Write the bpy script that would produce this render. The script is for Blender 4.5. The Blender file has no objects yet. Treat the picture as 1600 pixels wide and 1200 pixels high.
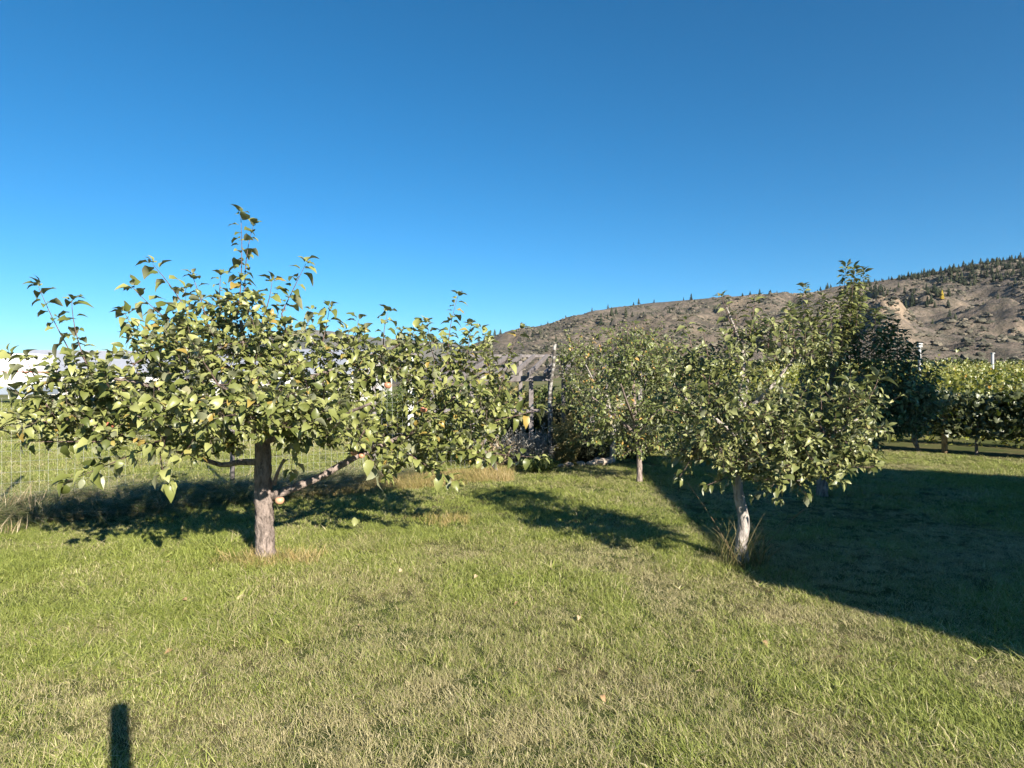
import bpy, math, random
import numpy as np
from mathutils import Vector, Matrix

rng = np.random.default_rng(7)
random.seed(7)
R = math.radians
scene = bpy.context.scene
COL = scene.collection

# ------------------------------------------------------------------ camera
CAM_H = 1.4
cam_d = bpy.data.cameras.new("camera")
cam_d.sensor_width = 36.0
cam_d.lens = 22.5
cam_d.clip_start = 0.05
cam_d.clip_end = 30000.0
cam = bpy.data.objects.new("camera", cam_d)
COL.objects.link(cam)
cam.location = (0, 0, CAM_H)
cam.rotation_euler = (R(90), 0, 0)
scene.camera = cam

# ------------------------------------------------------------------ light
SUN_AZ, SUN_EL = 32.0, 25.5
SX, SY = math.sin(R(SUN_AZ)), -math.cos(R(SUN_AZ))          # horizontal direction towards the sun
world = bpy.data.worlds.new("World")
scene.world = world
world.use_nodes = True
wn = world.node_tree.nodes
wl = world.node_tree.links
wn.clear()
sky = wn.new("ShaderNodeTexSky")
sky.sky_type = 'NISHITA'
sky.sun_disc = False
sky.sun_elevation = R(SUN_EL)
sky.sun_rotation = math.atan2(SX, SY)
sky.altitude = 400
sky.air_density = 0.85
sky.dust_density = 0.0
sky.ozone_density = 5.0
hsv = wn.new("ShaderNodeHueSaturation")
hsv.inputs['Saturation'].default_value = 1.22
hsv.inputs['Hue'].default_value = 0.488
bg = wn.new("ShaderNodeBackground")
bg.inputs['Strength'].default_value = 0.05
wo = wn.new("ShaderNodeOutputWorld")
wl.new(sky.outputs[0], hsv.inputs['Color'])
tint = wn.new("ShaderNodeMix"); tint.data_type = 'RGBA'; tint.blend_type = 'MULTIPLY'
tint.inputs[0].default_value = 1.0; tint.inputs[7].default_value = (0.88, 1.06, 1.12, 1)
wl.new(hsv.outputs[0], tint.inputs[6])
wl.new(tint.outputs[2], bg.inputs['Color'])
wl.new(bg.outputs[0], wo.inputs['Surface'])

sun_d = bpy.data.lights.new("sun", 'SUN')
sun_d.energy = 5.0
sun_d.angle = R(0.5)
sun_d.color = (1.0, 0.93, 0.80)
sun = bpy.data.objects.new("sun", sun_d)
COL.objects.link(sun)
ldir = Vector((-SX * math.cos(R(SUN_EL)), -SY * math.cos(R(SUN_EL)), -math.sin(R(SUN_EL))))
sun.rotation_euler = ldir.to_track_quat('-Z', 'Y').to_euler()

scene.view_settings.view_transform = 'Standard'
scene.view_settings.look = 'None'
scene.view_settings.gamma = 1.0
scene.view_settings.use_curve_mapping = False
scene.view_settings.exposure = 1.45
scene.cycles.use_denoising = True
scene.cycles.max_bounces = 5
scene.cycles.adaptive_threshold = 0.02
scene.cycles.transparent_max_bounces = 8
scene.cycles.volume_bounces = 0

# ------------------------------------------------------------------ helpers
def P(px, py, d):
    """a point of the place: seen at px, py of the 1600x1200 photograph, d metres ahead"""
    return np.array([(px - 800) / 1000 * d, d, CAM_H - (py - 600) / 1000 * d])

def G(px, py):
    d = CAM_H * 1000 / (py - 600)
    return np.array([(px - 800) / 1000 * d, d, 0.0])

def nrm(v):
    v = np.asarray(v, float)
    return v / (np.linalg.norm(v, axis=-1, keepdims=True) + 1e-9)

def _hash(ix, iy, seed):
    h = (ix.astype(np.int64) * 374761393 + iy.astype(np.int64) * 668265263 + seed * 1442695041) & 0xFFFFFFFF
    h = ((h ^ (h >> 13)) * 1274126177) & 0xFFFFFFFF
    return ((h ^ (h >> 16)) & 0xFFFFFF) / float(0xFFFFFF)

def vnoise(x, y, seed=0):
    x = np.asarray(x, float); y = np.asarray(y, float)
    ix = np.floor(x); iy = np.floor(y)
    fx = x - ix; fy = y - iy
    fx = fx * fx * (3 - 2 * fx); fy = fy * fy * (3 - 2 * fy)
    a = _hash(ix, iy, seed); b = _hash(ix + 1, iy, seed)
    c = _hash(ix, iy + 1, seed); d = _hash(ix + 1, iy + 1, seed)
    return (a * (1 - fx) + b * fx) * (1 - fy) + (c * (1 - fx) + d * fx) * fy

def fbm(x, y, seed=0, octs=4):
    s = 0; a = 1; t = 0
    for o in range(octs):
        s = s + a * vnoise(x * 2 ** o, y * 2 ** o, seed + o * 17); t += a; a *= 0.5
    return s / t

def sstep(a, b, x):
    t = np.clip((x - a) / (b - a), 0, 1)
    return t * t * (3 - 2 * t)

def mesh_np(name, verts, faces, mats=(), smooth=False, mat_idx=None):
    """faces: list of (n,k) int arrays or a list of tuples"""
    me = bpy.data.meshes.new(name)
    verts = np.asarray(verts, np.float32).reshape(-1, 3)
    if isinstance(faces, np.ndarray):
        faces = [faces]
    if len(faces) and isinstance(faces[0], np.ndarray):
        lv = np.concatenate([f.ravel() for f in faces]).astype(np.int32)
        lt = np.concatenate([np.full(len(f), f.shape[1], np.int32) for f in faces])
        me.vertices.add(len(verts)); me.vertices.foreach_set("co", verts.ravel())
        me.loops.add(len(lv)); me.loops.foreach_set("vertex_index", lv)
        me.polygons.add(len(lt))
        st = np.concatenate([[0], np.cumsum(lt)[:-1]]).astype(np.int32)
        me.polygons.foreach_set("loop_start", st)
        me.polygons.foreach_set("loop_total", lt)
    else:
        me.from_pydata([tuple(v) for v in verts], [], [tuple(f) for f in faces])
    for m in mats:
        me.materials.append(m)
    if mat_idx is not None:
        me.polygons.foreach_set("material_index", np.asarray(mat_idx, np.int32))
    me.update(calc_edges=True)
    if smooth:
        me.polygons.foreach_set("use_smooth", np.ones(len(me.polygons), bool))
    me.validate()
    return me

def obj(name, data, parent=None, loc=None, label=None, category=None, group=None, kind=None):
    o = bpy.data.objects.new(name, data)
    COL.objects.link(o)
    if parent is not None:
        o.parent = parent
    if loc is not None:
        o.location = [float(v) for v in loc]
    if label: o["label"] = label
    if category: o["category"] = category
    if group: o["group"] = group
    if kind: o["kind"] = kind
    return o

def attr(me, name, vals):
    a = me.attributes.new(name, 'FLOAT', 'POINT')
    a.data.foreach_set("value", np.asarray(vals, np.float32))

class MB:
    """collects shapes into one mesh"""
    def __init__(self): self.v = []; self.f = []; self.n = 0
    def add(self, v, f):
        v = np.asarray(v, float)
        self.v.append(v); self.f += [tuple(int(i) + self.n for i in q) for q in f]; self.n += len(v)
        return self
    def box(self, c, s, rz=0.0, axes=None):
        h = np.asarray(s, float) / 2
        q = np.array([[x, y, z] for x in (-1, 1) for y in (-1, 1) for z in (-1, 1)]) * h
        if axes is not None:
            q = q @ np.asarray(axes)
        elif rz:
            ca, sa = math.cos(rz), math.sin(rz)
            q = np.stack([q[:, 0] * ca - q[:, 1] * sa, q[:, 0] * sa + q[:, 1] * ca, q[:, 2]], 1)
        return self.add(q + np.asarray(c, float), [(0, 1, 3, 2), (4, 6, 7, 5), (0, 4, 5, 1), (2, 3, 7, 6), (0, 2, 6, 4), (1, 5, 7, 3)])
    def bar(self, a, b, w, h):
        a = np.asarray(a, float); b = np.asarray(b, float); t = nrm(b - a)
        up = np.array([0, 0, 1.0]) if abs(t[2]) < 0.95 else np.array([0, 1.0, 0])
        r = nrm(np.cross(t, up)); u = np.cross(r, t)
        return self.box((a + b) / 2, (np.linalg.norm(b - a), w, h), axes=[t, r, u])
    def tube(self, pts, rad, sides=8, bump=0.0, caps=True):
        v, f = tube_geo(pts, rad, sides, bump)
        n = len(pts)
        if caps:
            f = list(f) + [tuple(range(sides - 1, -1, -1)), tuple((n - 1) * sides + i for i in range(sides))]
        return self.add(v, f)
    def mesh(self, name, mat, smooth=False):
        return mesh_np(name, np.concatenate(self.v), self.f, [mat], smooth)
    def bevel_mesh(self, name, mat, w):
        me = self.mesh(name, mat)
        import bmesh
        bm = bmesh.new(); bm.from_mesh(me)
        bmesh.ops.bevel(bm, geom=list(bm.edges), offset=w, segments=2, affect='EDGES', profile=0.6)
        bm.to_mesh(me); bm.free()
        return me

def tube_geo(pts, rad, sides=8, bump=0.0):
    pts = np.asarray(pts, float); n = len(pts)
    rad = np.broadcast_to(np.asarray(rad, float), (n,))
    tan = np.gradient(pts, axis=0); tan = nrm(tan)
    ref = np.array([0.3, 1.0, 0.1]) if abs(tan[0][2]) > 0.6 else np.array([0, 0, 1.0])
    vs = []
    for i in range(n):
        r = nrm(np.cross(tan[i], ref)); u = np.cross(r, tan[i])
        a = np.arange(sides) / sides * 2 * math.pi
        rr = rad[i] * (1 + bump * (rng.random(sides) - 0.5) * 2)
        vs.append(pts[i] + (np.cos(a) * rr)[:, None] * r + (np.sin(a) * rr)[:, None] * u)
    f = []
    for i in range(n - 1):
        for k in range(sides):
            k2 = (k + 1) % sides
            f.append((i * sides + k, i * sides + k2, (i + 1) * sides + k2, (i + 1) * sides + k))
    return np.concatenate(vs), f

def resample(pts, rad, step):
    pts = np.asarray(pts, float); rad = np.asarray(rad, float)
    # Catmull-Rom through the points
    out = []; orad = []
    n = len(pts)
    for i in range(n - 1):
        p0 = pts[max(i - 1, 0)]; p1 = pts[i]; p2 = pts[i + 1]; p3 = pts[min(i + 2, n - 1)]
        m = max(2, int(np.linalg.norm(p2 - p1) / step))
        for k in range(m):
            t = k / m
            out.append(0.5 * ((2 * p1) + (-p0 + p2) * t + (2 * p0 - 5 * p1 + 4 * p2 - p3) * t * t + (-p0 + 3 * p1 - 3 * p2 + p3) * t ** 3))
            orad.append(rad[i] * (1 - t) + rad[i + 1] * t)
    out.append(pts[-1]); orad.append(rad[-1])
    return np.array(out), np.array(orad)

# ------------------------------------------------------------------ materials
class NT:
    def __init__(self, name):
        self.m = bpy.data.materials.new(name); self.m.use_nodes = True
        self.t = self.m.node_tree; self.t.nodes.clear()
        self.out = self.n("ShaderNodeOutputMaterial")
    def n(self, typ, **kw):
        x = self.t.nodes.new(typ)
        for k, v in kw.items():
            if k in x.inputs: x.inputs[k].default_value = v
            else: setattr(x, k, v)
        return x
    def l(self, a, b): self.t.links.new(a, b)
    def pos(self): return self.n("ShaderNodeNewGeometry").outputs['Position']
    def noise(self, scale, detail=4.0, rough=0.55, vec=None, dist=0.0):
        x = self.n("ShaderNodeTexNoise"); x.inputs['Scale'].default_value = scale
        x.inputs['Detail'].default_value = detail; x.inputs['Roughness'].default_value = rough
        x.inputs['Distortion'].default_value = dist
        if vec is not None: self.l(vec, x.inputs['Vector'])
        return x.outputs['Fac']
    def ramp(self, fac, stops, interp='LINEAR'):
        x = self.n("ShaderNodeValToRGB"); x.color_ramp.interpolation = interp
        e = x.color_ramp.elements
        while len(e) < len(stops): e.new(0.5)
        for i, (p, c) in enumerate(stops):
            e[i].position = p; e[i].color = (c[0], c[1], c[2], 1) if not isinstance(c, (int, float)) else (c, c, c, 1)
        self.l(fac, x.inputs['Fac'])
        return x.outputs['Color']
    def mix(self, fac, a, b, blend='MIX'):
        x = self.n("ShaderNodeMix"); x.data_type = 'RGBA'; x.blend_type = blend
        for s, v in ((x.inputs[0], fac), (x.inputs[6], a), (x.inputs[7], b)):
            if hasattr(v, 'links'): self.l(v, s)
            elif isinstance(v, (int, float)): s.default_value = v if s.type == 'VALUE' else (v, v, v, 1)
            else: s.default_value = (v[0], v[1], v[2], 1)
        return x.outputs[2]
    def math(self, op, a, b=None, clamp=False):
        x = self.n("ShaderNodeMath"); x.operation = op; x.use_clamp = clamp
        for s, v in zip(x.inputs, (a, b)):
            if v is None: continue
            if hasattr(v, 'links'): self.l(v, s)
            else: s.default_value = v
        return x.outputs[0]
    def bsdf(self, color, rough=0.8, spec=0.3, bump=None, bump_d=0.02, bump_s=0.6, metallic=0.0):
        b = self.n("ShaderNodeBsdfPrincipled")
        if hasattr(color, 'links'): self.l(color, b.inputs['Base Color'])
        else: b.inputs['Base Color'].default_value = (*color, 1)
        if hasattr(rough, 'links'): self.l(rough, b.inputs['Roughness'])
        else: b.inputs['Roughness'].default_value = rough
        b.inputs['Specular IOR Level'].default_value = spec
        b.inputs['Metallic'].default_value = metallic
        if bump is not None:
            x = self.n("ShaderNodeBump"); x.inputs['Distance'].default_value = bump_d; x.inputs['Strength'].default_value = bump_s
            self.l(bump, x.inputs['Height']); self.l(x.outputs[0], b.inputs['Normal'])
        return b.outputs[0]
    def done(self, sh):
        self.l(sh, self.out.inputs['Surface']); return self.m

def simple(name, col, rough=0.7, spec=0.3, var=0.25, scale=8.0, bump=0.0, metallic=0.0):
    t = NT(name)
    f = t.noise(scale, 5.0, 0.6, t.n("ShaderNodeTexCoord").outputs['Object'])
    c = t.ramp(f, [(0.25, [x * (1 - var) for x in col]), (0.75, [min(1, x * (1 + var)) for x in col])])
    return t.done(t.bsdf(c, rough, spec, f if bump else None, bump or 0.01, 0.6, metallic))

def leaf_mat(name, dark, mid, light, under, odd, rough=0.40, transl=0.18, odd_at=0.965):
    t = NT(name)
    a = t.n("ShaderNodeAttribute", attribute_name="tint").outputs['Fac']
    r = t.n("ShaderNodeObjectInfo").outputs['Random']
    f = t.math('FRACT', t.math('ADD', a, r))
    top = t.ramp(f, [(0.0, dark), (0.45, mid), (odd_at - 0.03, light), (odd_at, odd)])
    und = t.mix(0.25, under, top)
    g = t.n("ShaderNodeNewGeometry")
    c = t.mix(g.outputs['Backfacing'], top, und)
    fine = t.noise(60.0, 3.0, 0.6, g.outputs['Position'])
    c = t.mix(t.math('MULTIPLY', fine, 0.35), c, (0.5, 0.5, 0.5), 'OVERLAY')
    b = t.bsdf(c, rough, 0.45, fine, 0.003, 0.4)
    tr = t.n("ShaderNodeBsdfTranslucent")
    t.l(t.mix(0.5, c, (0.16, 0.22, 0.02)), tr.inputs['Color'])
    mx = t.n("ShaderNodeMixShader"); mx.inputs[0].default_value = transl
    t.l(b, mx.inputs[1]); t.l(tr.outputs[0], mx.inputs[2])
    return t.done(mx.outputs[0])

def bark_mat(name, dark, light, scale=14.0):
    t = NT(name)
    co = t.n("ShaderNodeTexCoord").outputs['Object']
    mp = t.n("ShaderNodeMapping"); mp.inputs['Scale'].default_value = (1, 1, 0.35); t.l(co, mp.inputs['Vector'])
    f = t.noise(scale, 8.0, 0.68, mp.outputs[0], 0.6)
    g = t.noise(scale * 0.35, 3.0, 0.5, co)
    c = t.ramp(f, [(0.36, dark), (0.46, [(a + b) / 2 for a, b in zip(dark, light)]), (0.60, light)])
    c = t.mix(t.math('MULTIPLY', g, 0.5), c, [x * 0.55 for x in light])
    return t.done(t.bsdf(c, 0.9, 0.15, f, 0.035, 1.0))

def grass_mat(name, greens, straws, rough=0.55, transl=0.22):
    t = NT(name)
    dry = t.n("ShaderNodeAttribute", attribute_name="dry", attribute_type='INSTANCER').outputs['Fac']
    bl = t.n("ShaderNodeAttribute", attribute_name="blade").outputs['Fac']
    r = t.n("ShaderNodeObjectInfo").outputs['Random']
    f = t.math('FRACT', t.math('ADD', bl, r))
    g = t.ramp(f, [(0.0, greens[0]), (0.5, greens[1]), (1.0, greens[2])])
    s = t.ramp(t.math('FRACT', t.math('MULTIPLY', f, 7.31)), [(0.0, straws[0]), (0.6, straws[1]), (1.0, straws[2])])
    k = t.math('ADD', dry, t.math('MULTIPLY', t.math('SUBTRACT', t.math('FRACT', t.math('MULTIPLY', f, 3.7)), 0.5), 0.85))
    c = t.mix(t.ramp(k, [(0.42, 0.0), (0.6, 1.0)]), g, s)
    b = t.bsdf(c, rough, 0.35)
    tr = t.n("ShaderNodeBsdfTranslucent"); t.l(c, tr.inputs['Color'])
    mx = t.n("ShaderNodeMixShader"); mx.inputs[0].default_value = transl
    t.l(b, mx.inputs[1]); t.l(tr.outputs[0], mx.inputs[2])
    return t.done(mx.outputs[0])

M = {}
M['leaf_big'] = leaf_mat("apple_leaf_broad", (0.066, 0.082, 0.020), (0.160, 0.176, 0.048), (0.29, 0.298, 0.108), (0.27, 0.275, 0.185), (0.28, 0.20, 0.05), odd_at=0.985)
M['leaf_small'] = leaf_mat("apple_leaf_small", (0.058, 0.072, 0.020), (0.140, 0.154, 0.046), (0.265, 0.272, 0.112), (0.27, 0.275, 0.185), (0.22, 0.18, 0.06), odd_at=0.99)
M['leaf_mid'] = leaf_mat("apple_leaf_yellowing", (0.060, 0.080, 0.020), (0.120, 0.142, 0.038), (0.19, 0.205, 0.07), (0.32, 0.33, 0.22), (0.40, 0.24, 0.07), odd_at=0.965)
M['leaf_vine'] = leaf_mat("vine_leaf", (0.024, 0.036, 0.010), (0.045, 0.062, 0.016), (0.075, 0.092, 0.024), (0.09, 0.10, 0.05), (0.16, 0.12, 0.02), odd_at=0.96)
M['leaf_vine_far'] = leaf_mat("vine_leaf_autumn", (0.085, 0.112, 0.016), (0.150, 0.162, 0.022), (0.22, 0.205, 0.028), (0.16, 0.165, 0.045), (0.28, 0.15, 0.02), odd_at=0.96)
M['bark_left'] = bark_mat("apple_bark_brown", (0.055, 0.042, 0.036), (0.36, 0.285, 0.25), 30.0)
M['bark_right'] = bark_mat("apple_bark_pale", (0.10, 0.085, 0.075), (0.55, 0.49, 0.45), 26.0)
M['twig'] = bark_mat("twig_bark", (0.07, 0.045, 0.04), (0.22, 0.15, 0.13), 30)
M['vine_bark'] = bark_mat("vine_bark", (0.08, 0.06, 0.05), (0.28, 0.23, 0.19), 22)
M['apple'] = leaf_mat("apple_skin", (0.45, 0.12, 0.08), (0.52, 0.19, 0.12), (0.55, 0.27, 0.16), (0.5, 0.3, 0.2), (0.62, 0.5, 0.35), rough=0.35, transl=0.05)
M['wood_grey'] = simple("weathered_wood", (0.17, 0.15, 0.148), 0.85, 0.2, 0.4, 9, 0.006)
M['wood_tan'] = bark_mat("tan_post_wood", (0.20, 0.12, 0.06), (0.42, 0.29, 0.17), 20)
M['white_paint'] = simple("white_paint", (0.72, 0.71, 0.69), 0.5, 0.4, 0.08)
M['pole_paint'] = simple("weathered_white_pole", (0.34, 0.34, 0.34), 0.6, 0.3, 0.12)
M['stone'] = simple("tan_stone", (0.36, 0.29, 0.23), 0.9, 0.2, 0.35, 6, 0.03)
M['wire'] = simple("galvanised_wire", (0.40, 0.41, 0.42), 0.5, 0.4, 0.1, metallic=0.3)
M['dark_metal'] = simple("dark_metal", (0.05, 0.05, 0.05), 0.5, 0.4, 0.2)
M['glass'] = simple("dark_glass", (0.03, 0.035, 0.04), 0.08, 0.6, 0.1)
M['grey_band'] = simple("grey_panel", (0.22, 0.25, 0.30), 0.5, 0.4, 0.08)
M['red_band'] = simple("red_stripe", (0.40, 0.06, 0.06), 0.5, 0.4, 0.1)
M['roof_grey'] = simple("grey_metal_roof", (0.26, 0.27, 0.31), 0.5, 0.4, 0.12, 3)
M['siding'] = simple("brown_siding", (0.16, 0.13, 0.10), 0.8, 0.2, 0.12, 2)
M['siding_pale'] = simple("pale_siding", (0.5, 0.48, 0.45), 0.8, 0.2, 0.1, 2)
M['lawn'] = grass_mat("lawn_blades", [(0.145, 0.185, 0.028), (0.240, 0.275, 0.055), (0.34, 0.355, 0.110)],
                      [(0.28, 0.24, 0.11), (0.43, 0.37, 0.19), (0.57, 0.49, 0.30)])
M['long_grass'] = grass_mat("long_grass_blades", [(0.060, 0.095, 0.024), (0.10, 0.135, 0.040), (0.17, 0.19, 0.075)],
                            [(0.28, 0.215, 0.11), (0.42, 0.34, 0.20), (0.52, 0.43, 0.28)])
M['amber_grass'] = grass_mat("amber_grass_blades", [(0.16, 0.16, 0.035), (0.24, 0.205, 0.06), (0.32, 0.25, 0.09)],
                             [(0.32, 0.225, 0.085), (0.42, 0.31, 0.135), (0.5, 0.40, 0.22)])

# ------------------------------------------------------------------ terrain
def terr(x, y):
    """ground height: flat lawn, then a vineyard slope that climbs gently away on the right"""
    x = np.asarray(x, float); y = np.asarray(y, float)
    k = sstep(-0.12, 0.25, (x + 2) / np.maximum(y, 1.0))
    up = np.clip(y - 16.0, 0, None)
    rise = 0.0255 * up * k
    small = 0.018 * (fbm(x * 0.6, y * 0.6, 3) - 0.5) * sstep(30, 12, y)
    return rise + small

def symgrid(near, far, n_near, n_far):
    a = np.linspace(-near, near, n_near)
    g = near * (far / near) ** (np.arange(1, n_far + 1) / n_far)
    return np.concatenate([-g[::-1], a, g])

def grid_mesh(name, X, Y, Z, mat, smooth=True):
    nx, ny = X.shape
    v = np.stack([X, Y, Z], -1).reshape(-1, 3)
    i = np.arange(nx * ny).reshape(nx, ny)
    f = np.stack([i[:-1, :-1], i[1:, :-1], i[1:, 1:], i[:-1, 1:]], -1).reshape(-1, 4)
    return mesh_np(name, v, f, [mat], smooth)

t = NT("ground_soil_and_turf")
pos = t.pos()
sep = t.n("ShaderNodeSeparateXYZ"); t.l(pos, sep.inputs[0])
n1 = t.noise(0.9, 6, 0.6, pos); n2 = t.noise(14, 6, 0.65, pos); n3 = t.noise(0.05, 4, 0.55, pos)
turf = t.mix(t.ramp(n1, [(0.42, 0.0), (0.62, 1.0)]), (0.045, 0.065, 0.014), (0.13, 0.105, 0.05))
turf = t.mix(t.math('MULTIPLY', n2, 0.6), turf, (0.03, 0.035, 0.012))
field = t.mix(t.ramp(n3, [(0.4, 0.0), (0.6, 1.0)]), (0.10, 0.125, 0.035), (0.20, 0.165, 0.085))
field = t.mix(t.math('MULTIPLY', n1, 0.5), field, (0.12, 0.12, 0.04))
far = t.ramp(t.math('DIVIDE', sep.outputs['Y'], 60.0), [(0.2, 0.0), (0.35, 1.0)])
gm = t.done(t.bsdf(t.mix(far, turf, field), 0.95, 0.1, n2, 0.02, 0.7))
xs = symgrid(14, 7600, 120, 60); ys = symgrid(22, 7600, 150, 60)
X, Y = np.meshgrid(xs, ys, indexing='ij')
obj("ground", grid_mesh("ground", X, Y, terr(X, Y), gm), kind="structure")

# --- hillside
prof = np.array([(560, 612), (640, 590), (700, 560), (740, 537), (790, 521), (850, 508), (900, 495), (960, 481), (1020, 472), (1060, 469), (1100, 466),
                 (1150, 462), (1180, 459), (1210, 460), (1240, 463), (1270, 458), (1300, 450), (1380, 438), (1480, 421), (1540, 411), (1600, 402), (1800, 372), (2200, 335), (2800, 320)], float)
def ridge_e(u):
    return np.interp(u, (prof[:, 0] - 800) / 1000, (600 - prof[:, 1]) / 1000)
U = np.linspace(-0.26, 1.9, 460)
T = np.concatenate([np.linspace(0, 1.0, 210), np.linspace(1.01, 1.6, 40)])
UU, TT = np.meshgrid(U, T, indexing='ij')
def hill(UU, TT):
    y0 = 330.0; yr = 1350.0 - 220 * np.clip(UU, -0.3, 1.2)
    yy = y0 + (yr - y0) * TT
    xx = UU * yy
    e = ridge_e(UU)
    base = np.clip(0.0245 * sstep(-0.12, 0.25, UU), 0, None)
    s = np.where(TT <= 1, 0.55 * TT + 0.45 * TT ** 2 * (3 - 2 * TT), 1 - (TT - 1) * 1.1)
    el = base + (e - base) * s
    z = CAM_H + yy * el
    amp = np.clip(TT * 6, 0, 1) * np.clip((e - 0.05) * 14, 0, 1) * np.clip(np.abs(1 - TT) * 7, 0.08, 1)
    rid = 1 - np.abs(2 * fbm(xx / 190 + 4, yy / 260, 11, 5) - 1)
    z = z + amp * ((rid - 0.72) * 62 + (fbm(xx / 34, yy / 34, 21, 4) - 0.5) * 18)
    # rocky bench and bluff
    led = vnoise(xx / 85 + 9, yy / 130, 31)
    z = z + amp * 9 * sstep(0.52, 0.6, led)
    # pale rock knob low on the right, seen between the tall shoots and the vineyard pole
    kx, ky = 0.585, 0.26
    kn = np.exp(-(((UU - kx) / 0.05) ** 2 + ((TT - ky) / 0.13) ** 2) * 1.2)
    z = z + kn * 26 * (0.7 + 0.6 * fbm(xx / 15, yy / 15, 77, 3))
    z = np.where(TT < 0.02, z - 6, z)
    return xx, yy, z, kn
HX, HY, HZ, HK = hill(UU, TT)
t = NT("dry_hillside")
pos = t.pos()
geo = t.n("ShaderNodeNewGeometry")
sepn = t.n("ShaderNodeSeparateXYZ"); t.l(geo.outputs['Normal'], sepn.inputs[0])
a1 = t.noise(0.02, 6, 0.62, pos, 0.4); a2 = t.noise(0.12, 6, 0.7, pos); a3 = t.noise(0.006, 4, 0.5, pos)
base = t.ramp(a1, [(0.3, (0.112, 0.088, 0.070)), (0.5, (0.178, 0.138, 0.108)), (0.68, (0.225, 0.176, 0.134))])
base = t.mix(t.ramp(a3, [(0.42, 0.0), (0.6, 0.7)]), base, (0.128, 0.106, 0.092))
base = t.mix(t.ramp(a2, [(0.44, 0.65), (0.58, 0.0)]), base, (0.062, 0.062, 0.045))
steep = t.ramp(t.math('ADD', sepn.outputs['Z'], t.math('MULTIPLY', t.math('SUBTRACT', a2, 0.5), 0.5)), [(0.70, 1.0), (0.84, 0.0)])
rockc = t.ramp(a2, [(0.3, (0.11, 0.085, 0.065)), (0.5, (0.24, 0.18, 0.13)), (0.7, (0.34, 0.265, 0.19))])
knob = t.n("ShaderNodeAttribute", attribute_name="rock").outputs['Fac']
rock = t.math('MAXIMUM', t.math('MULTIPLY', steep, 0.35), t.ramp(t.math('ADD', knob, t.math('SUBTRACT', a2, 0.5)), [(0.35, 0.0), (0.5, 1.0)]))
hm = t.done(t.bsdf(t.mix(rock, base, rockc), 0.95, 0.1, a2, 6.0, 0.8))
hme = grid_mesh("hillside", HX, HY, HZ, hm)
# rock exposures: the low knob and the pale cliff under the ridge (a real feature of the hill)
cl = np.exp(-(((UU - 0.395) / 0.05) ** 2 + ((TT - 0.93) / 0.055) ** 2)) * 1.2 + 0.8 * np.exp(-(((UU - 0.46) / 0.035) ** 2 + ((TT - 0.88) / 0.05) ** 2))
attr(hme, "rock", np.clip(HK * 1.1 + cl, 0, 1).ravel())
obj("hillside", hme, kind="structure")

# --- far mountains across the valley on the left
fp = np.array([(-900, 566), (-300, 560), (0, 555), (75, 550), (150, 553), (250, 548), (350, 536), (420, 521), (480, 513), (520, 517), (560, 525), (620, 530), (660, 531), (700, 536), (760, 545), (900, 560), (1100, 580)], float)
U2 = np.linspace(-1.7, 0.3, 300); T2 = np.linspace(0, 1.5, 60)
UU2, TT2 = np.meshgrid(U2, T2, indexing='ij')
e2 = np.interp(UU2, (fp[:, 0] - 800) / 1000, (600 - fp[:, 1]) / 1000)
y2 = 3600 + 2600 * TT2
x2 = UU2 * y2
s2 = np.where(TT2 <= 1, TT2 * (0.5 + 0.5 * TT2), 1 - (TT2 - 1))
z2 = CAM_H + y2 * e2 * s2 + np.clip(TT2 * 3, 0, 1) * np.clip(np.abs(1 - TT2) * 6, 0.1, 1) * ((1 - np.abs(2 * fbm(x2 / 700, y2 / 900, 5, 5) - 1)) - 0.7) * 130
z2 = np.where(TT2 < 0.01, -3, z2)
t = NT("far_mountain_slopes")
pos = t.pos(); b1 = t.noise(0.003, 6, 0.6, pos)
fm = t.done(t.bsdf(t.ramp(b1, [(0.38, (0.055, 0.06, 0.045)), (0.6, (0.16, 0.14, 0.115))]), 0.95, 0.1))
obj("far_mountains", grid_mesh("far_mountains", x2, y2, z2, fm), kind="structure")

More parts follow.
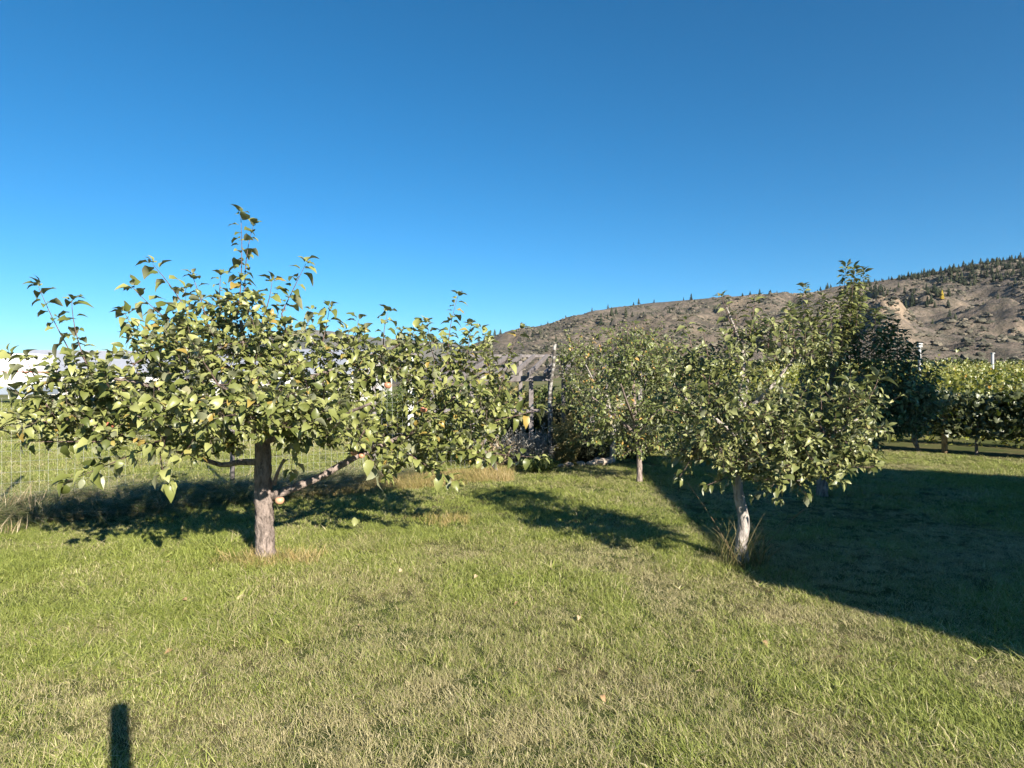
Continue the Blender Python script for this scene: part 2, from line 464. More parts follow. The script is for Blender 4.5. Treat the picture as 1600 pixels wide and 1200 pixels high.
# ------------------------------------------------------------------ scattering (geometry nodes) for stuff nobody could count
def scatter(name, pts, rot, scl, idx, protos, dry=None, label=None, kind="stuff", parent=None, category=None):
    n = len(pts)
    me = bpy.data.meshes.new(name)
    me.vertices.add(n); me.vertices.foreach_set("co", np.asarray(pts, np.float32).ravel())
    a = me.attributes.new("rot", 'FLOAT_VECTOR', 'POINT'); a.data.foreach_set("vector", np.asarray(rot, np.float32).ravel())
    a = me.attributes.new("scl", 'FLOAT', 'POINT'); a.data.foreach_set("value", np.asarray(scl, np.float32))
    a = me.attributes.new("idx", 'INT', 'POINT'); a.data.foreach_set("value", np.asarray(idx, np.int32))
    a = me.attributes.new("dry", 'FLOAT', 'POINT'); a.data.foreach_set("value", np.asarray(dry if dry is not None else np.zeros(n), np.float32))
    o = obj(name, me, parent, label=label, kind=kind, category=category)
    ng = bpy.data.node_groups.new(name + "_nodes", 'GeometryNodeTree')
    ng.interface.new_socket("Geometry", in_out='INPUT', socket_type='NodeSocketGeometry')
    ng.interface.new_socket("Geometry", in_out='OUTPUT', socket_type='NodeSocketGeometry')
    N = ng.nodes; L = ng.links
    gi = N.new("NodeGroupInput"); go = N.new("NodeGroupOutput")
    ip = N.new("GeometryNodeInstanceOnPoints"); ip.inputs['Pick Instance'].default_value = True
    jn = N.new("GeometryNodeJoinGeometry")
    for p in protos[::-1]:
        oi = N.new("GeometryNodeObjectInfo"); oi.inputs['Object'].default_value = p
        oi.inputs['As Instance'].default_value = True
        L.new(oi.outputs['Geometry'], jn.inputs[0])
    def na(nm, ty):
        x = N.new("GeometryNodeInputNamedAttribute"); x.data_type = ty; x.inputs['Name'].default_value = nm
        return x.outputs[0]
    L.new(gi.outputs[0], ip.inputs['Points']); L.new(jn.outputs[0], ip.inputs['Instance'])
    L.new(na("idx", 'INT'), ip.inputs['Instance Index'])
    L.new(na("rot", 'FLOAT_VECTOR'), ip.inputs['Rotation'])
    L.new(na("scl", 'FLOAT'), ip.inputs['Scale'])
    L.new(ip.outputs[0], go.inputs[0])
    md = o.modifiers.new("scatter", 'NODES'); md.node_group = ng
    return o

def proto(name, me):
    return bpy.data.objects.new(name, me)            # mesh source for the scatter only

def tuft(name, n, rad, hmin, hmax, lean, width, mat, bend=0.5, segs=3, side=0.0):
    V = []; F = []; A = []; c = 0
    for _ in range(n):
        a = rng.random() * 2 * math.pi; r = rad * math.sqrt(rng.random())
        p = np.array([r * math.cos(a), r * math.sin(a), -0.004])
        h = hmin + (hmax - hmin) * rng.random() ** 1.4
        la = rng.random() * 2 * math.pi
        ln = np.array([math.cos(la), math.sin(la), 0]) * lean * (0.3 + rng.random()) + np.array([side, 0, 0])
        wd = np.array([-math.sin(la + rng.normal() * .6), math.cos(la), 0]); wd = nrm(wd)
        tint = rng.random()
        for s in range(segs + 1):
            q = s / segs
            ctr = p + np.array([0, 0, h * (q - bend * 0.35 * q * q)]) + ln * h * (q * 0.5 + bend * q * q)
            w = width * (1 - q ** 1.5) * 0.5 + 0.0002
            V += [ctr - wd * w, ctr + wd * w]; A += [tint, tint]
            if s:
                F.append((c + 2 * s - 2, c + 2 * s - 1, c + 2 * s + 1, c + 2 * s))
        c += 2 * (segs + 1)
    me = mesh_np(name, V, F, [mat], True)
    attr(me, "blade", A)
    return proto(name, me)

# ------------------------------------------------------------------ the lawn
def dryness(x, y):
    d = 0.35 + 0.95 * (fbm(x * 0.75 + 3, y * 0.75, 41, 4) - 0.5) + 0.55 * (vnoise(x * 3.1, y * 3.1, 43) - 0.5)
    d = d + 0.16 * sstep(6.5, 3.5, y) * sstep(-3.2, -1.0, x)
    d = d + 0.22 * np.exp(-(((x - 1.25) / 0.9) ** 2 + ((y - 4.3) / 0.7) ** 2))      # worn patch before the right-hand tree
    d = d + 0.14 * np.exp(-(((x + 0.9) / 0.8) ** 2 + ((y - 3.9) / 0.8) ** 2))
    d = d - 0.22 * np.exp(-(((x + 2.6) / 1.3) ** 2 + ((y - 5.0) / 1.0) ** 2))        # fresh green under the left tree
    d = d - 0.15 * np.exp(-(((x - 0.2) / 1.6) ** 2 + ((y - 7.6) / 1.4) ** 2))
    return d

lawn_protos = [tuft(f"lawn_tuft_{k}", 52, 0.10, 0.016, 0.046 + 0.012 * (k % 3), 0.6 + 0.18 * k, 0.0032, M['lawn'], 0.6 + 0.12 * k, 2) for k in range(5)]
lawn_protos += [tuft(f"lawn_clump_{k}", 40, 0.07, 0.035, 0.095, 0.85, 0.0034, M['lawn'], 1.0, 3, side=0.35 * (k - 0.5)) for k in range(2)]
lawn_protos += [tuft('lawn_weed', 9, 0.02, 0.03, 0.06, 1.6, 0.018, M['lawn'], 0.9, 3)]
def lawn_points(n, y0, y1, spread, power):
    u = rng.random(n)
    yy = (y0 ** power + (y1 ** power - y0 ** power) * u) ** (1 / power)
    xx = (rng.random(n) * 2 - 1) * spread * yy
    return xx, yy
x1, y1 = lawn_points(17000, 1.9, 6.2, 0.9, 1.6)
x2_, y2_ = lawn_points(25000, 6.2, 16.0, 0.9, 1.3)
x = np.concatenate([x1, x2_]); y = np.concatenate([y1, y2_])
# the lawn stops at the garden bed and the vineyard headland
vine_line = 14.0 - (x - 7.8) * 2.0 / 1.9
keep = (y < vine_line - 0.35) & ~((y > 10.9) & (x > -1.2) & (x < 2.6) & (rng.random(len(x)) < 0.8))
x = x[keep]; y = y[keep]; n = len(x)
dr = dryness(x, y)
hgt = 0.52 + 0.62 * fbm(x * 1.3, y * 1.3, 51, 3) + 0.25 * sstep(5.0, 9.0, y)
hgt = hgt * (1 + 0.5 * np.exp(-(((x + 2.4) / 1.5) ** 2 + ((y - 5.3) / 0.8) ** 2)))
hgt *= 1 - 0.35 * sstep(0.35, 0.6, dr)
flow = vnoise(x * 0.9, y * 0.9, 61) * 7.0
idx = rng.integers(0, 5, n)
cl_ = vnoise(x * 1.6, y * 1.6, 71)
idx = np.where((cl_ > 0.66) & (rng.random(n) < 0.55), 5 + rng.integers(0, 2, n), idx)
idx = np.where((rng.random(n) < 0.03) & (vnoise(x * 2.2, y * 2.2, 73) > 0.5), 7, idx)
rz = np.where(idx >= 5, flow + rng.normal(0, 0.5, n), rng.random(n) * 6.283)
rot = np.stack([rng.normal(0, 0.12, n), rng.normal(0, 0.12, n), rz], 1)
pts = np.stack([x, y, terr(x, y)], 1)
scatter("lawn_grass", pts, rot, hgt * (0.8 + 0.45 * rng.random(n)), idx, lawn_protos, dr, "short mown green and straw coloured lawn grass under the apple trees", category="grass")

# grass of the field behind the wire fence
fx, fy = lawn_points(15000, 7.5, 46.0, 1.0, 1.0)
fline = np.interp(fx, [-9.0, -5.9, -1.9, -0.4], [5.0, 7.1, 9.7, 10.7])
kp = (fx < -0.6) & (fy > fline + 0.15)
fx = fx[kp]; fy = fy[kp]; n = len(fx)
fdry = 0.33 + 0.8 * (fbm(fx * 0.3, fy * 0.5, 81, 3) - 0.5) + 0.55 * np.exp(-((fy - 14.6 + 0.05 * fx) / 0.55) ** 2) + 0.4 * np.exp(-((fy - 21) / 1.2) ** 2)
scatter("field_grass", np.stack([fx, fy, terr(fx, fy)], 1), np.stack([rng.normal(0, .1, n), rng.normal(0, .1, n), rng.random(n) * 6.28], 1),
        (1.0 + fy / 14.0) * (0.8 + 0.5 * rng.random(n)), rng.integers(0, 5, n), lawn_protos, fdry, "pale green field grass beyond the wire fence with a tan track", category="grass")

# long unmown grass lodged along the fence
long_protos = [tuft(f"long_grass_{k}", 26, 0.10, 0.22, 0.46, 0.75, 0.006, M['long_grass'], 1.0 + 0.25 * k, 6, side=0.9) for k in range(4)]
amber_protos = [tuft(f"amber_grass_{k}", 30, 0.09, 0.06, 0.17, 0.6, 0.0045, M['amber_grass'], 0.7, 4) for k in range(3)]
n = 2300
lx = -7.2 + 5.9 * rng.random(n)
lb = np.interp(lx, [-9.0, -5.9, -1.9, -0.4], [5.0, 7.1, 9.7, 10.7])
ly = lb - 0.1 - 1.25 * rng.random(n) ** 1.3 * sstep(-1.4, -2.9, lx) - 0.1 * rng.random(n)
ldry = 0.43 + 0.9 * (fbm(lx * 1.2, ly * 1.2, 91, 3) - 0.5)
lrot = np.stack([rng.normal(0, .15, n), rng.normal(0.15, .15, n), rng.normal(0.3, 1.0, n) + np.where(rng.random(n) < 0.25, 3.1, 0)], 1)
scatter("long_fence_grass", np.stack([lx, ly, terr(lx, ly)], 1), lrot, (0.62 + 0.45 * rng.random(n)) * (1 - 0.4 * sstep(-2.6, -1.4, lx)), rng.integers(0, 4, n), long_protos, ldry,
        "long unmown grass bent over along the foot of the wire fence", category="grass")
n = 1345
ax = np.concatenate([-2.6 + 2.6 * rng.random(1250), -1.85 + rng.normal(0, 0.2, 70), -0.68 + rng.normal(0, .16, 25)])
ay = np.concatenate([np.interp(ax[:1250], [-2.6, -1.9, -0.4, 0.0], [9.0, 9.25, 10.3, 10.4]) - 1.15 * rng.random(1250) ** 1.1, 5.02 + rng.normal(0, 0.1, 70), 6.5 + rng.normal(0, .14, 25)])
ad = 0.40 + 0.5 * (vnoise(ax * 3, ay * 3, 95) - 0.3)
scatter("amber_grass", np.stack([ax, ay, terr(ax, ay)], 1), np.stack([rng.normal(0, .15, n), rng.normal(0, .15, n), rng.random(n) * 6.28], 1),
        0.5 + 0.6 * rng.random(n), rng.integers(0, 3, n), amber_protos, ad, "amber yellow grass in a strip before the fence and round the trunk", category="grass")

# ------------------------------------------------------------------ leaves and apple trees
def leaf_template(curl, fold, width, wave, twist=0.0):
    ts = np.array([0.0, 0.10, 0.27, 0.48, 0.70, 0.88, 1.0]); ws = np.array([0.03, 0.17, 0.29, 0.32, 0.25, 0.12, 0.008]) * width
    v = []
    for i, (tt, w) in enumerate(zip(ts, ws)):
        ang = -curl * tt * tt
        yy = tt * (1 - 0.12 * curl * tt); zz = -0.42 * curl * tt * tt
        tw = twist * tt
        for s in (-1, 0, 1):
            v.append([s * w * math.cos(tw), yy, zz + fold * abs(s) * w + wave * s * (1 if i % 2 else -1) * w + s * w * math.sin(tw)])
    f = []
    for i in range(6):
        for k in range(2):
            a = i * 3 + k
            f.append((a, a + 1, a + 4, a + 3))
    return np.array(v), np.array(f)

LEAF_T = [leaf_template(0.6, 0.45, 1.05, 0.06), leaf_template(1.1, 0.6, 0.95, 0.10, 0.3), leaf_template(1.5, 0.35, 1.05, 0.15, -0.4),
          leaf_template(0.8, 0.9, 1.0, 0.05, 0.2), leaf_template(1.25, 0.25, 1.15, 0.18, 0.5), leaf_template(0.3, 0.4, 1.05, 0.12, -0.3), leaf_template(1.8, 0.7, 0.95, 0.1, 0.2)]
LEAF_T += [leaf_template(0.6, 0.5, 0.74, 0.08, 0.2), leaf_template(1.0, 0.6, 0.70, 0.12, -0.3), leaf_template(1.4, 0.35, 0.78, 0.15, 0.4), leaf_template(0.25, 0.6, 0.68, 0.08, 0.1),
           leaf_template(1.2, 0.2, 0.82, 0.18, -0.5), leaf_template(1.7, 0.8, 0.7, 0.1, 0.2)]
BROAD = tuple(range(7)) + (7, 9); SLIM = tuple(range(7, 13)) + (2, 5)

def leaf_mesh(name, Lp, Ld, Ln, Ls, Lk, mat):
    """many leaves in one mesh"""
    Lr = np.cross(Ld, Ln)
    V = []; F = []; A = []; c = 0
    for k, (tv, tf) in enumerate(LEAF_T):
        m = np.where(Lk == k)[0]
        if not len(m): continue
        vv = (tv[None, :, 0, None] * Lr[m][:, None, :] + tv[None, :, 1, None] * Ld[m][:, None, :] + tv[None, :, 2, None] * Ln[m][:, None, :]) * Ls[m][:, None, None] + Lp[m][:, None, :]
        V.append(vv.reshape(-1, 3))
        F.append((tf[None] + (np.arange(len(m)) * len(tv))[:, None, None] + c).reshape(-1, 4))
        A.append(np.repeat(rng.random(len(m)), len(tv)))
        c += len(m) * len(tv)
    me = mesh_np(name, np.concatenate(V), np.concatenate(F), [mat], True)
    attr(me, "tint", np.concatenate(A))
    return me

LEAF_MESH = {}
def leaf_data(k, mat):
    key = (k, mat.name)
    if key not in LEAF_MESH:
        LEAF_MESH[key] = mesh_np("leaf", LEAF_T[k][0], LEAF_T[k][1], [mat], True)
    return LEAF_MESH[key]

UP = np.array([0, 0, 1.0])
SUNV = np.array([SX * math.cos(R(SUN_EL)), SY * math.cos(R(SUN_EL)), math.sin(R(SUN_EL))])

def leaves_on(path, start, spacing, size, out, droop=0.2, jitter=0.35, tipn=3, sun=0.35, along=0.45, kinds=None, spur=0.22):
    path = np.asarray(path, float)
    seg = np.linalg.norm(np.diff(path, axis=0), axis=1); cum = np.concatenate([[0], np.cumsum(seg)]); tot = cum[-1]
    s = tot * start + rng.random() * spacing; a = rng.random() * 6.28
    items = []
    while s < tot:
        for _ in range(3 if rng.random() < spur else 1):
            items.append((s, 1.0 if _ == 0 else 0.75))
        s += spacing * (0.6 + 0.8 * rng.random())
    items += [(tot - 0.004 * i, 0.8) for i in range(tipn)]
    for s, k in items:
        i = min(np.searchsorted(cum, s, side='right') - 1, len(seg) - 1)
        p = path[i] + (path[i + 1] - path[i]) * ((s - cum[i]) / max(seg[i], 1e-6))
        tn = nrm(path[i + 1] - path[i])
        a += 2.4 + rng.normal() * 0.3
        r1 = nrm(np.cross(tn, [0.31, 0.2, 0.93] if abs(tn[2]) < 0.9 else [1.0, 0.1, 0])); r2 = np.cross(tn, r1)
        rad = math.cos(a) * r1 + math.sin(a) * r2
        end = max(0.0, (s - tot * 0.85) / (tot * 0.15))
        d = nrm(rad * (1.0 - 0.35 * end) + tn * (along + 0.5 * end) - UP * droop * (1 - 0.8 * end) + rng.normal(0, jitter * 0.5, 3))
        nn = UP * 1.0 + SUNV * sun + rng.normal(0, jitter, 3) - d * 0
        nn = nn - d * np.dot(nn, d)
        if np.linalg.norm(nn) < 0.15: nn = np.cross(d, [1, 0, 0.2])
        nn = nrm(nn)
        out.append((p + d * size * 0.22, d, nn, size * k * (0.52 + 0.68 * rng.random()), rng.choice(kinds) if kinds is not None else rng.integers(0, len(LEAF_T))))

def visible_largest(Lp, Ln, Ls, count):
    d = Lp[:, 1]
    px = 800 + Lp[:, 0] / d * 1000; py = 600 - (Lp[:, 2] - CAM_H) / d * 1000
    area = Ls ** 2 * (np.abs((Ln * nrm(Lp - [0, 0, CAM_H])).sum(1)) + 0.15) / d ** 2
    order = np.argsort(d); zb = {}
    ok = np.zeros(len(d), bool)
    for i in order:
        if not (-10 < px[i] < 1610): continue
        key = (int(px[i] // 9), int(py[i] // 9))
        if key not in zb:
            zb[key] = d[i]; ok[i] = True
    cand = np.where(ok)[0]
    return cand[np.argsort(-area[cand])][:count]

def apple_tree(label, base, trunk, limbs, blobs, shoots, mats, leaf_size, spacing, n_parts=300, start=0.25, droop=0.25, apples=(), reach=1.0, group="apple trees on the lawn", limb_sides=8, kinds=BROAD):
    base = np.asarray(base, float)
    root = obj("apple_tree", None, loc=base, label=label, category="tree", group=group)
    root.empty_display_size = 0.2
    bark, twigm, leafm = mats
    nodes = []; nrad = []
    tp, tr = resample([p for p, r in trunk], [r for p, r in trunk], 0.035)
    m = MB(); m.tube(tp - base, tr, 18, 0.13)
    obj("trunk", m.mesh("trunk", bark, True), root)
    ok = tp[:, 2] > base[2] + 0.35
    nodes += list(tp[ok]); nrad += list(tr[ok])
    for lb in limbs:
        lp, lr = resample([p for p, r in lb], [r for p, r in lb], 0.06)
        m = MB(); m.tube(lp - base, lr, limb_sides, 0.10)
        obj("branch", m.mesh("branch", bark, True), root)
        nodes += list(lp[2:]); nrad += list(lr[2:])
    tw = MB(); out = []
    tg = []
    for (c, r, n) in blobs:
        q = rng.normal(size=(n, 3)); q = nrm(q) * (rng.random((n, 1)) ** 0.42)
        tg.append(c + q * r)
    tg = np.concatenate(tg)
    N0 = np.array(nodes)
    dist = np.array([np.min(np.linalg.norm(N0 - p, axis=1)) for p in tg])
    arr = np.zeros((len(nodes) + len(tg) * 6, 3)); arr[:len(nodes)] = N0; rr = np.zeros(len(arr)); rr[:len(nodes)] = nrad
    cnt = len(nodes)
    for p in tg[np.argsort(dist)]:
        df = p - arr[:cnt]
        ds = np.linalg.norm(df, axis=1)
        cost = ds + 0.35 * np.clip(-df[:, 2], 0, None)
        j = int(np.argmin(cost + np.where(ds < 0.07, 1.0, 0)))
        a = arr[j]; L = ds[j]
        if L > 1.1 * reach: continue
        midp = (a + p) / 2 + rng.normal(0, 0.05 * L, 3) + np.array([0, 0, -0.06 * L])
        q = np.linspace(0, 1, 6)[:, None]
        path = (1 - q) ** 2 * a + 2 * q * (1 - q) * midp + q * q * p
        tip = p + nrm(nrm(p - a) * 0.8 + UP * 0.5 + rng.normal(0, 0.3, 3)) * (0.07 + 0.10 * rng.random())
        path = np.vstack([path, tip])
        r0 = min(rr[j] * 0.6, 0.0035 + 0.009 * L); rad = np.linspace(max(r0, 0.0022), 0.0013, len(path))
        v, f = tube_geo(path - base, rad, 5)
        tw.add(v, f)
        leaves_on(path, start if L < 0.35 else max(start, 1 - 0.34 / L), spacing, leaf_size, out, droop, 0.55, kinds=kinds)
        for k in (2, 3, 4, 5):
            arr[cnt] = path[k]; rr[cnt] = rad[k]; cnt += 1
    for (a, b, sp, sz, bow) in shoots:
        a = np.asarray(a, float); b = np.asarray(b, float)
        # root the shoot on the nearest wood
        ds = np.linalg.norm(arr[:cnt] - a, axis=1); j = int(np.argmin(ds))
        q = np.linspace(0, 1, 9)[:, None]
        side = rng.normal(0, 1, 3) * np.array([1, 1, 0]); side = nrm(side) * np.linalg.norm(b - a) * bow
        path = a + (b - a) * q + side * (q * (1 - q) * 4)
        path = np.vstack([arr[j], path])
        v, f = tube_geo(path - base, np.linspace(0.0060, 0.0017, len(path)), 6)
        tw.add(v, f)
        leaves_on(path, 0.12, sp, sz, out, 0.05, 0.25, 4, 0.2, 0.30, (1, 2, 4, 6, 2, 1) if kinds is BROAD else (8, 9, 11, 12, 9, 8), 0.0)
    obj("twigs", tw.mesh("twigs", twigm, True), root, kind="stuff")
    Lp = np.array([o[0] for o in out]); Ld = np.array([o[1] for o in out]); Ln = np.array([o[2] for o in out]); Ls = np.array([o[3] for o in out]); Lk = np.array([o[4] for o in out])
    pick = visible_largest(Lp, Ln, Ls, n_parts) if n_parts else np.array([], int)
    rest = np.ones(len(Lp), bool); rest[pick] = False
    obj("crown", leaf_mesh("crown", (Lp - base)[rest], Ld[rest], Ln[rest], Ls[rest], Lk[rest], leafm), root, kind="stuff")
    Lr = np.cross(Ld, Ln)
    for i in pick:
        o = obj("leaf", leaf_data(int(Lk[i]), leafm), root)
        mx = np.eye(4); mx[:3, 0] = Lr[i] * Ls[i]; mx[:3, 1] = Ld[i] * Ls[i]; mx[:3, 2] = Ln[i] * Ls[i]; mx[:3, 3] = Lp[i] - base
        o.matrix_local = Matrix(mx.tolist())
    for (p, r) in apples:
        obj("apple", apple_mesh(), root, loc=np.asarray(p) - base).scale = (r, r, r)
    print(label, "leaves", len(Lp))
    return root

_apple = []
def apple_mesh():
    if not _apple:
        v = []; f = []; n = 12; m_ = 8
        for i in range(m_ + 1):
            ph = math.pi * i / m_
            rr = math.sin(ph) * (1 + 0.08 * math.cos(ph)); z = math.cos(ph) * 0.92
            z -= 0.28 * math.exp(-(ph / 0.45) ** 2); z += 0.16 * math.exp(-((math.pi - ph) / 0.35) ** 2)
            for k in range(n):
                a = 2 * math.pi * k / n; v.append((rr * math.cos(a), rr * math.sin(a), z))
        for i in range(m_):
            for k in range(n):
                f.append((i * n + k, (i + 1) * n + k, (i + 1) * n + (k + 1) % n, i * n + (k + 1) % n))
        b = len(v)
        tv, tf = tube_geo([(0, 0, 0.6), (0.05, 0, 0.95), (0.14, 0.03, 1.3)], [0.05, 0.04, 0.05], 5)
        v += [tuple(q) for q in tv]; f += [tuple(i + b for i in q) for q in tf]
        mi = [0] * (m_ * n) + [1] * len(tf)
        _apple.append(mesh_np("apple", v, f, [M['apple'], M['twig']], True, mi))
    return _apple[0]

def blob(px, py, d, rx, ry, rd, n):
    return (P(px, py, d), np.array([rx / 1000 * d, rd, ry / 1000 * d]), n)
def pr(px, py, d, r): return (P(px, py, d), r)
def sh(x0, y0, x1, y1, d, sp=0.042, sz=0.10, dd=0.0, bow=0.05): return (P(x0, y0, d), P(x1, y1, d + dd), sp * SH_K[0], sz * SH_K[1], bow)
SH_K = [0.60, 1.12]

# --- the broad tree on the left
B = G(415, 873); B[2] = -0.03; D = B[1]
trunk = [(B, 0.115), (P(415, 866, D), 0.090), (P(414, 850, D), 0.073), (P(413, 800, D), 0.068), (P(412, 782, D), 0.074), (P(411, 765, D), 0.064), (P(411, 720, D), 0.062), (P(409, 680, D), 0.056), (P(404, 640, D), 0.048), (P(398, 600, D + .05), 0.034), (P(385, 555, D + .05), 0.022), (P(376, 500, D), 0.012)]
limbs = [
    [pr(424, 775, D, 0.040), pr(455, 764, D + .05, 0.033), pr(500, 745, D + .15, 0.029), pr(560, 712, D + .3, 0.025), pr(610, 690, D + .45, 0.020), pr(670, 660, D + .6, 0.014), pr(720, 610, D + .7, 0.009)],
    [pr(408, 722, D, 0.030), pr(375, 722, D + .05, 0.024), pr(345, 726, D + .12, 0.020), pr(300, 712, D - .05, 0.016), pr(220, 690, D - .25, 0.012), pr(120, 668, D - .35, 0.009), pr(30, 655, D - .4, 0.006)],
    [pr(404, 655, D, 0.036), pr(365, 652, D + .02, 0.026), pr(300, 625, D - .2, 0.019), pr(220, 600, D - .45, 0.012), pr(140, 585, D - .5, 0.008)],
    [pr(402, 640, D, 0.034), pr(440, 610, D + .1, 0.024), pr(500, 585, D + .2, 0.018), pr(570, 560, D + .3, 0.012), pr(620, 530, D + .3, 0.007)],
    [pr(406, 660, D, 0.032), pr(398, 640, D - .3, 0.024), pr(370, 620, D - .7, 0.016), pr(340, 600, D - 1.0, 0.009)],
    [pr(406, 670, D, 0.030), pr(430, 640, D + .4, 0.022), pr(460, 610, D + .8, 0.014), pr(470, 570, D + 1.1, 0.008)],
    [pr(400, 610, D, 0.026), pr(350, 570, D + .2, 0.018), pr(290, 535, D + .3, 0.012), pr(255, 500, D + .3, 0.007)],
    [pr(416, 690, D, 0.028), pr(470, 672, D - .3, 0.020), pr(530, 650, D - .5, 0.013), pr(580, 630, D - .6, 0.008)],
    [pr(428, 757, D, 0.017), pr(434, 738, D - .03, 0.014), pr(444, 718, D - .05, 0.012)],
]
blobs = [blob(330, 585, 5.0, 175, 85, 1.0, 120), blob(160, 620, 4.8, 100, 50, 0.6, 40), blob(370, 520, 5.1, 125, 50, 0.7, 62), blob(230, 660, 4.7, 170, 45, 0.7, 75),
         blob(500, 590, 5.2, 110, 70, 0.8, 65), blob(620, 575, 5.5, 95, 70, 0.6, 52), blob(700, 640, 5.75, 85, 75, 0.55, 60), blob(640, 695, 5.45, 110, 38, 0.5, 42),
         blob(770, 625, 5.8, 45, 50, 0.4, 22), blob(60, 662, 4.7, 70, 20, 0.4, 14), blob(500, 660, 4.7, 90, 45, 0.4, 34), blob(320, 700, 4.5, 60, 28, 0.35, 16),
         blob(735, 560, 5.8, 40, 40, 0.3, 14), blob(740, 700, 5.7, 60, 25, 0.35, 14), blob(380, 640, 4.2, 120, 50, 0.3, 34), blob(470, 655, 4.25, 70, 32, 0.25, 34)]
shoots = [sh(372, 490, 376, 335, 5.0, .052, .10), sh(385, 480, 396, 352, 5.05, .075, .085), sh(300, 500, 238, 412, 4.9, .05), sh(290, 520, 208, 450, 4.9, .05), sh(140, 600, 60, 448, 4.75, .055, .10), sh(138, 575, 112, 470, 4.75, .05),
          sh(440, 490, 478, 412, 5.1, .05), sh(410, 500, 425, 440, 5.1, .05), sh(320, 490, 300, 430, 5.1, .045, .075), sh(345, 490, 345, 430, 5.1, .045, .075), sh(500, 550, 515, 480, 5.2, .045), sh(540, 560, 560, 500, 5.3, .045),
          sh(600, 550, 606, 488, 5.4, .045), sh(590, 560, 650, 515, 5.4, .045), sh(700, 580, 716, 462, 5.7, .035, .085), sh(690, 590, 668, 505, 5.7, .04, .085), sh(725, 580, 735, 510, 5.7, .04, .085), sh(760, 640, 815, 512, 5.8, .05, .085),
          sh(100, 640, 15, 552, 4.7, .05), sh(80, 650, 0, 595, 4.6, .05), sh(150, 665, 8, 655, 4.5, .045), sh(170, 690, 40, 690, 4.4, .045), sh(230, 700, 105, 752, 4.4, .05), sh(690, 700, 845, 715, 5.6, .05, .10),
          sh(760, 660, 840, 640, 5.7, .045), sh(640, 710, 715, 752, 5.3, .04), sh(560, 690, 600, 745, 5.1, .04), sh(250, 705, 262, 752, 4.4, .05), sh(225, 560, 195, 490, 4.8, .045), sh(60, 600, 40, 560, 4.7, .05),
          sh(460, 690, 455, 735, 5.0, .05, .09), sh(780, 610, 800, 560, 5.8, .05)]
apples = [(P(553, 707, D + .18), 0.031), (P(565, 712, D + .28), 0.026), (P(437, 782, D - .1), 0.036), (P(606, 602, 5.0), 0.03), (P(662, 640, 5.3), 0.03), (P(172, 664, 4.4), 0.028)]
apple_tree("broad spreading apple tree with large leaves and brown trunk on the left lawn", B, trunk, limbs, blobs, shoots, (M['bark_left'], M['twig'], M['leaf_big']), 0.080, 0.025, 300, 0.10, -0.12, apples)

SH_K[:] = [0.8, 1.2]
# --- the upright tree on the right, pale trunk
B = G(1158, 876); B[2] = -0.03; D = B[1]
trunk = [(B, 0.078), (P(1158, 866, D), 0.058), (P(1158, 850, D), 0.046), (P(1162, 820, D), 0.044), (P(1160, 800, D), 0.040), (P(1154, 770, D), 0.038), (P(1152, 735, D), 0.036), (P(1166, 705, D), 0.034), (P(1160, 680, D), 0.030), (P(1155, 640, D), 0.026), (P(1162, 570, D), 0.018), (P(1150, 520, D), 0.010), (P(1135, 480, D), 0.005)]
limbs = [
    [pr(1160, 690, D, 0.024), pr(1130, 665, D + .02, 0.020), pr(1095, 640, D + .05, 0.014), pr(1060, 615, D + .1, 0.008)],
    [pr(1160, 710, D, 0.024), pr(1210, 705, D - .3, 0.018), pr(1280, 690, D - .5, 0.012), pr(1340, 655, D - .6, 0.007)],
    [pr(1157, 650, D, 0.022), pr(1200, 610, D - .1, 0.015), pr(1240, 560, D - .15, 0.009)],
    [pr(1158, 720, D, 0.022), pr(1130, 705, D - .3, 0.016), pr(1095, 690, D - .5, 0.009)],
    [pr(1156, 660, D, 0.020), pr(1165, 620, D + .4, 0.013), pr(1170, 580, D + .7, 0.008)],
    [pr(1156, 740, D, 0.018), pr(1200, 748, D - .35, 0.013), pr(1250, 750, D - .6, 0.008)],
]
blobs = [blob(1160, 590, 5.0, 92, 80, 0.6, 64), blob(1085, 620, 5.1, 52, 80, 0.45, 36), blob(1240, 688, 4.65, 82, 46, 0.4, 54), blob(1328, 652, 4.5, 46, 50, 0.3, 40), blob(1130, 700, 4.8, 80, 35, 0.45, 34),
         blob(1225, 735, 4.45, 85, 32, 0.35, 50), blob(1210, 540, 5.0, 50, 50, 0.4, 20), blob(1305, 708, 4.45, 55, 36, 0.3, 38), blob(1075, 690, 4.9, 35, 40, 0.3, 14), blob(1160, 660, 4.5, 90, 50, 0.3, 26)]
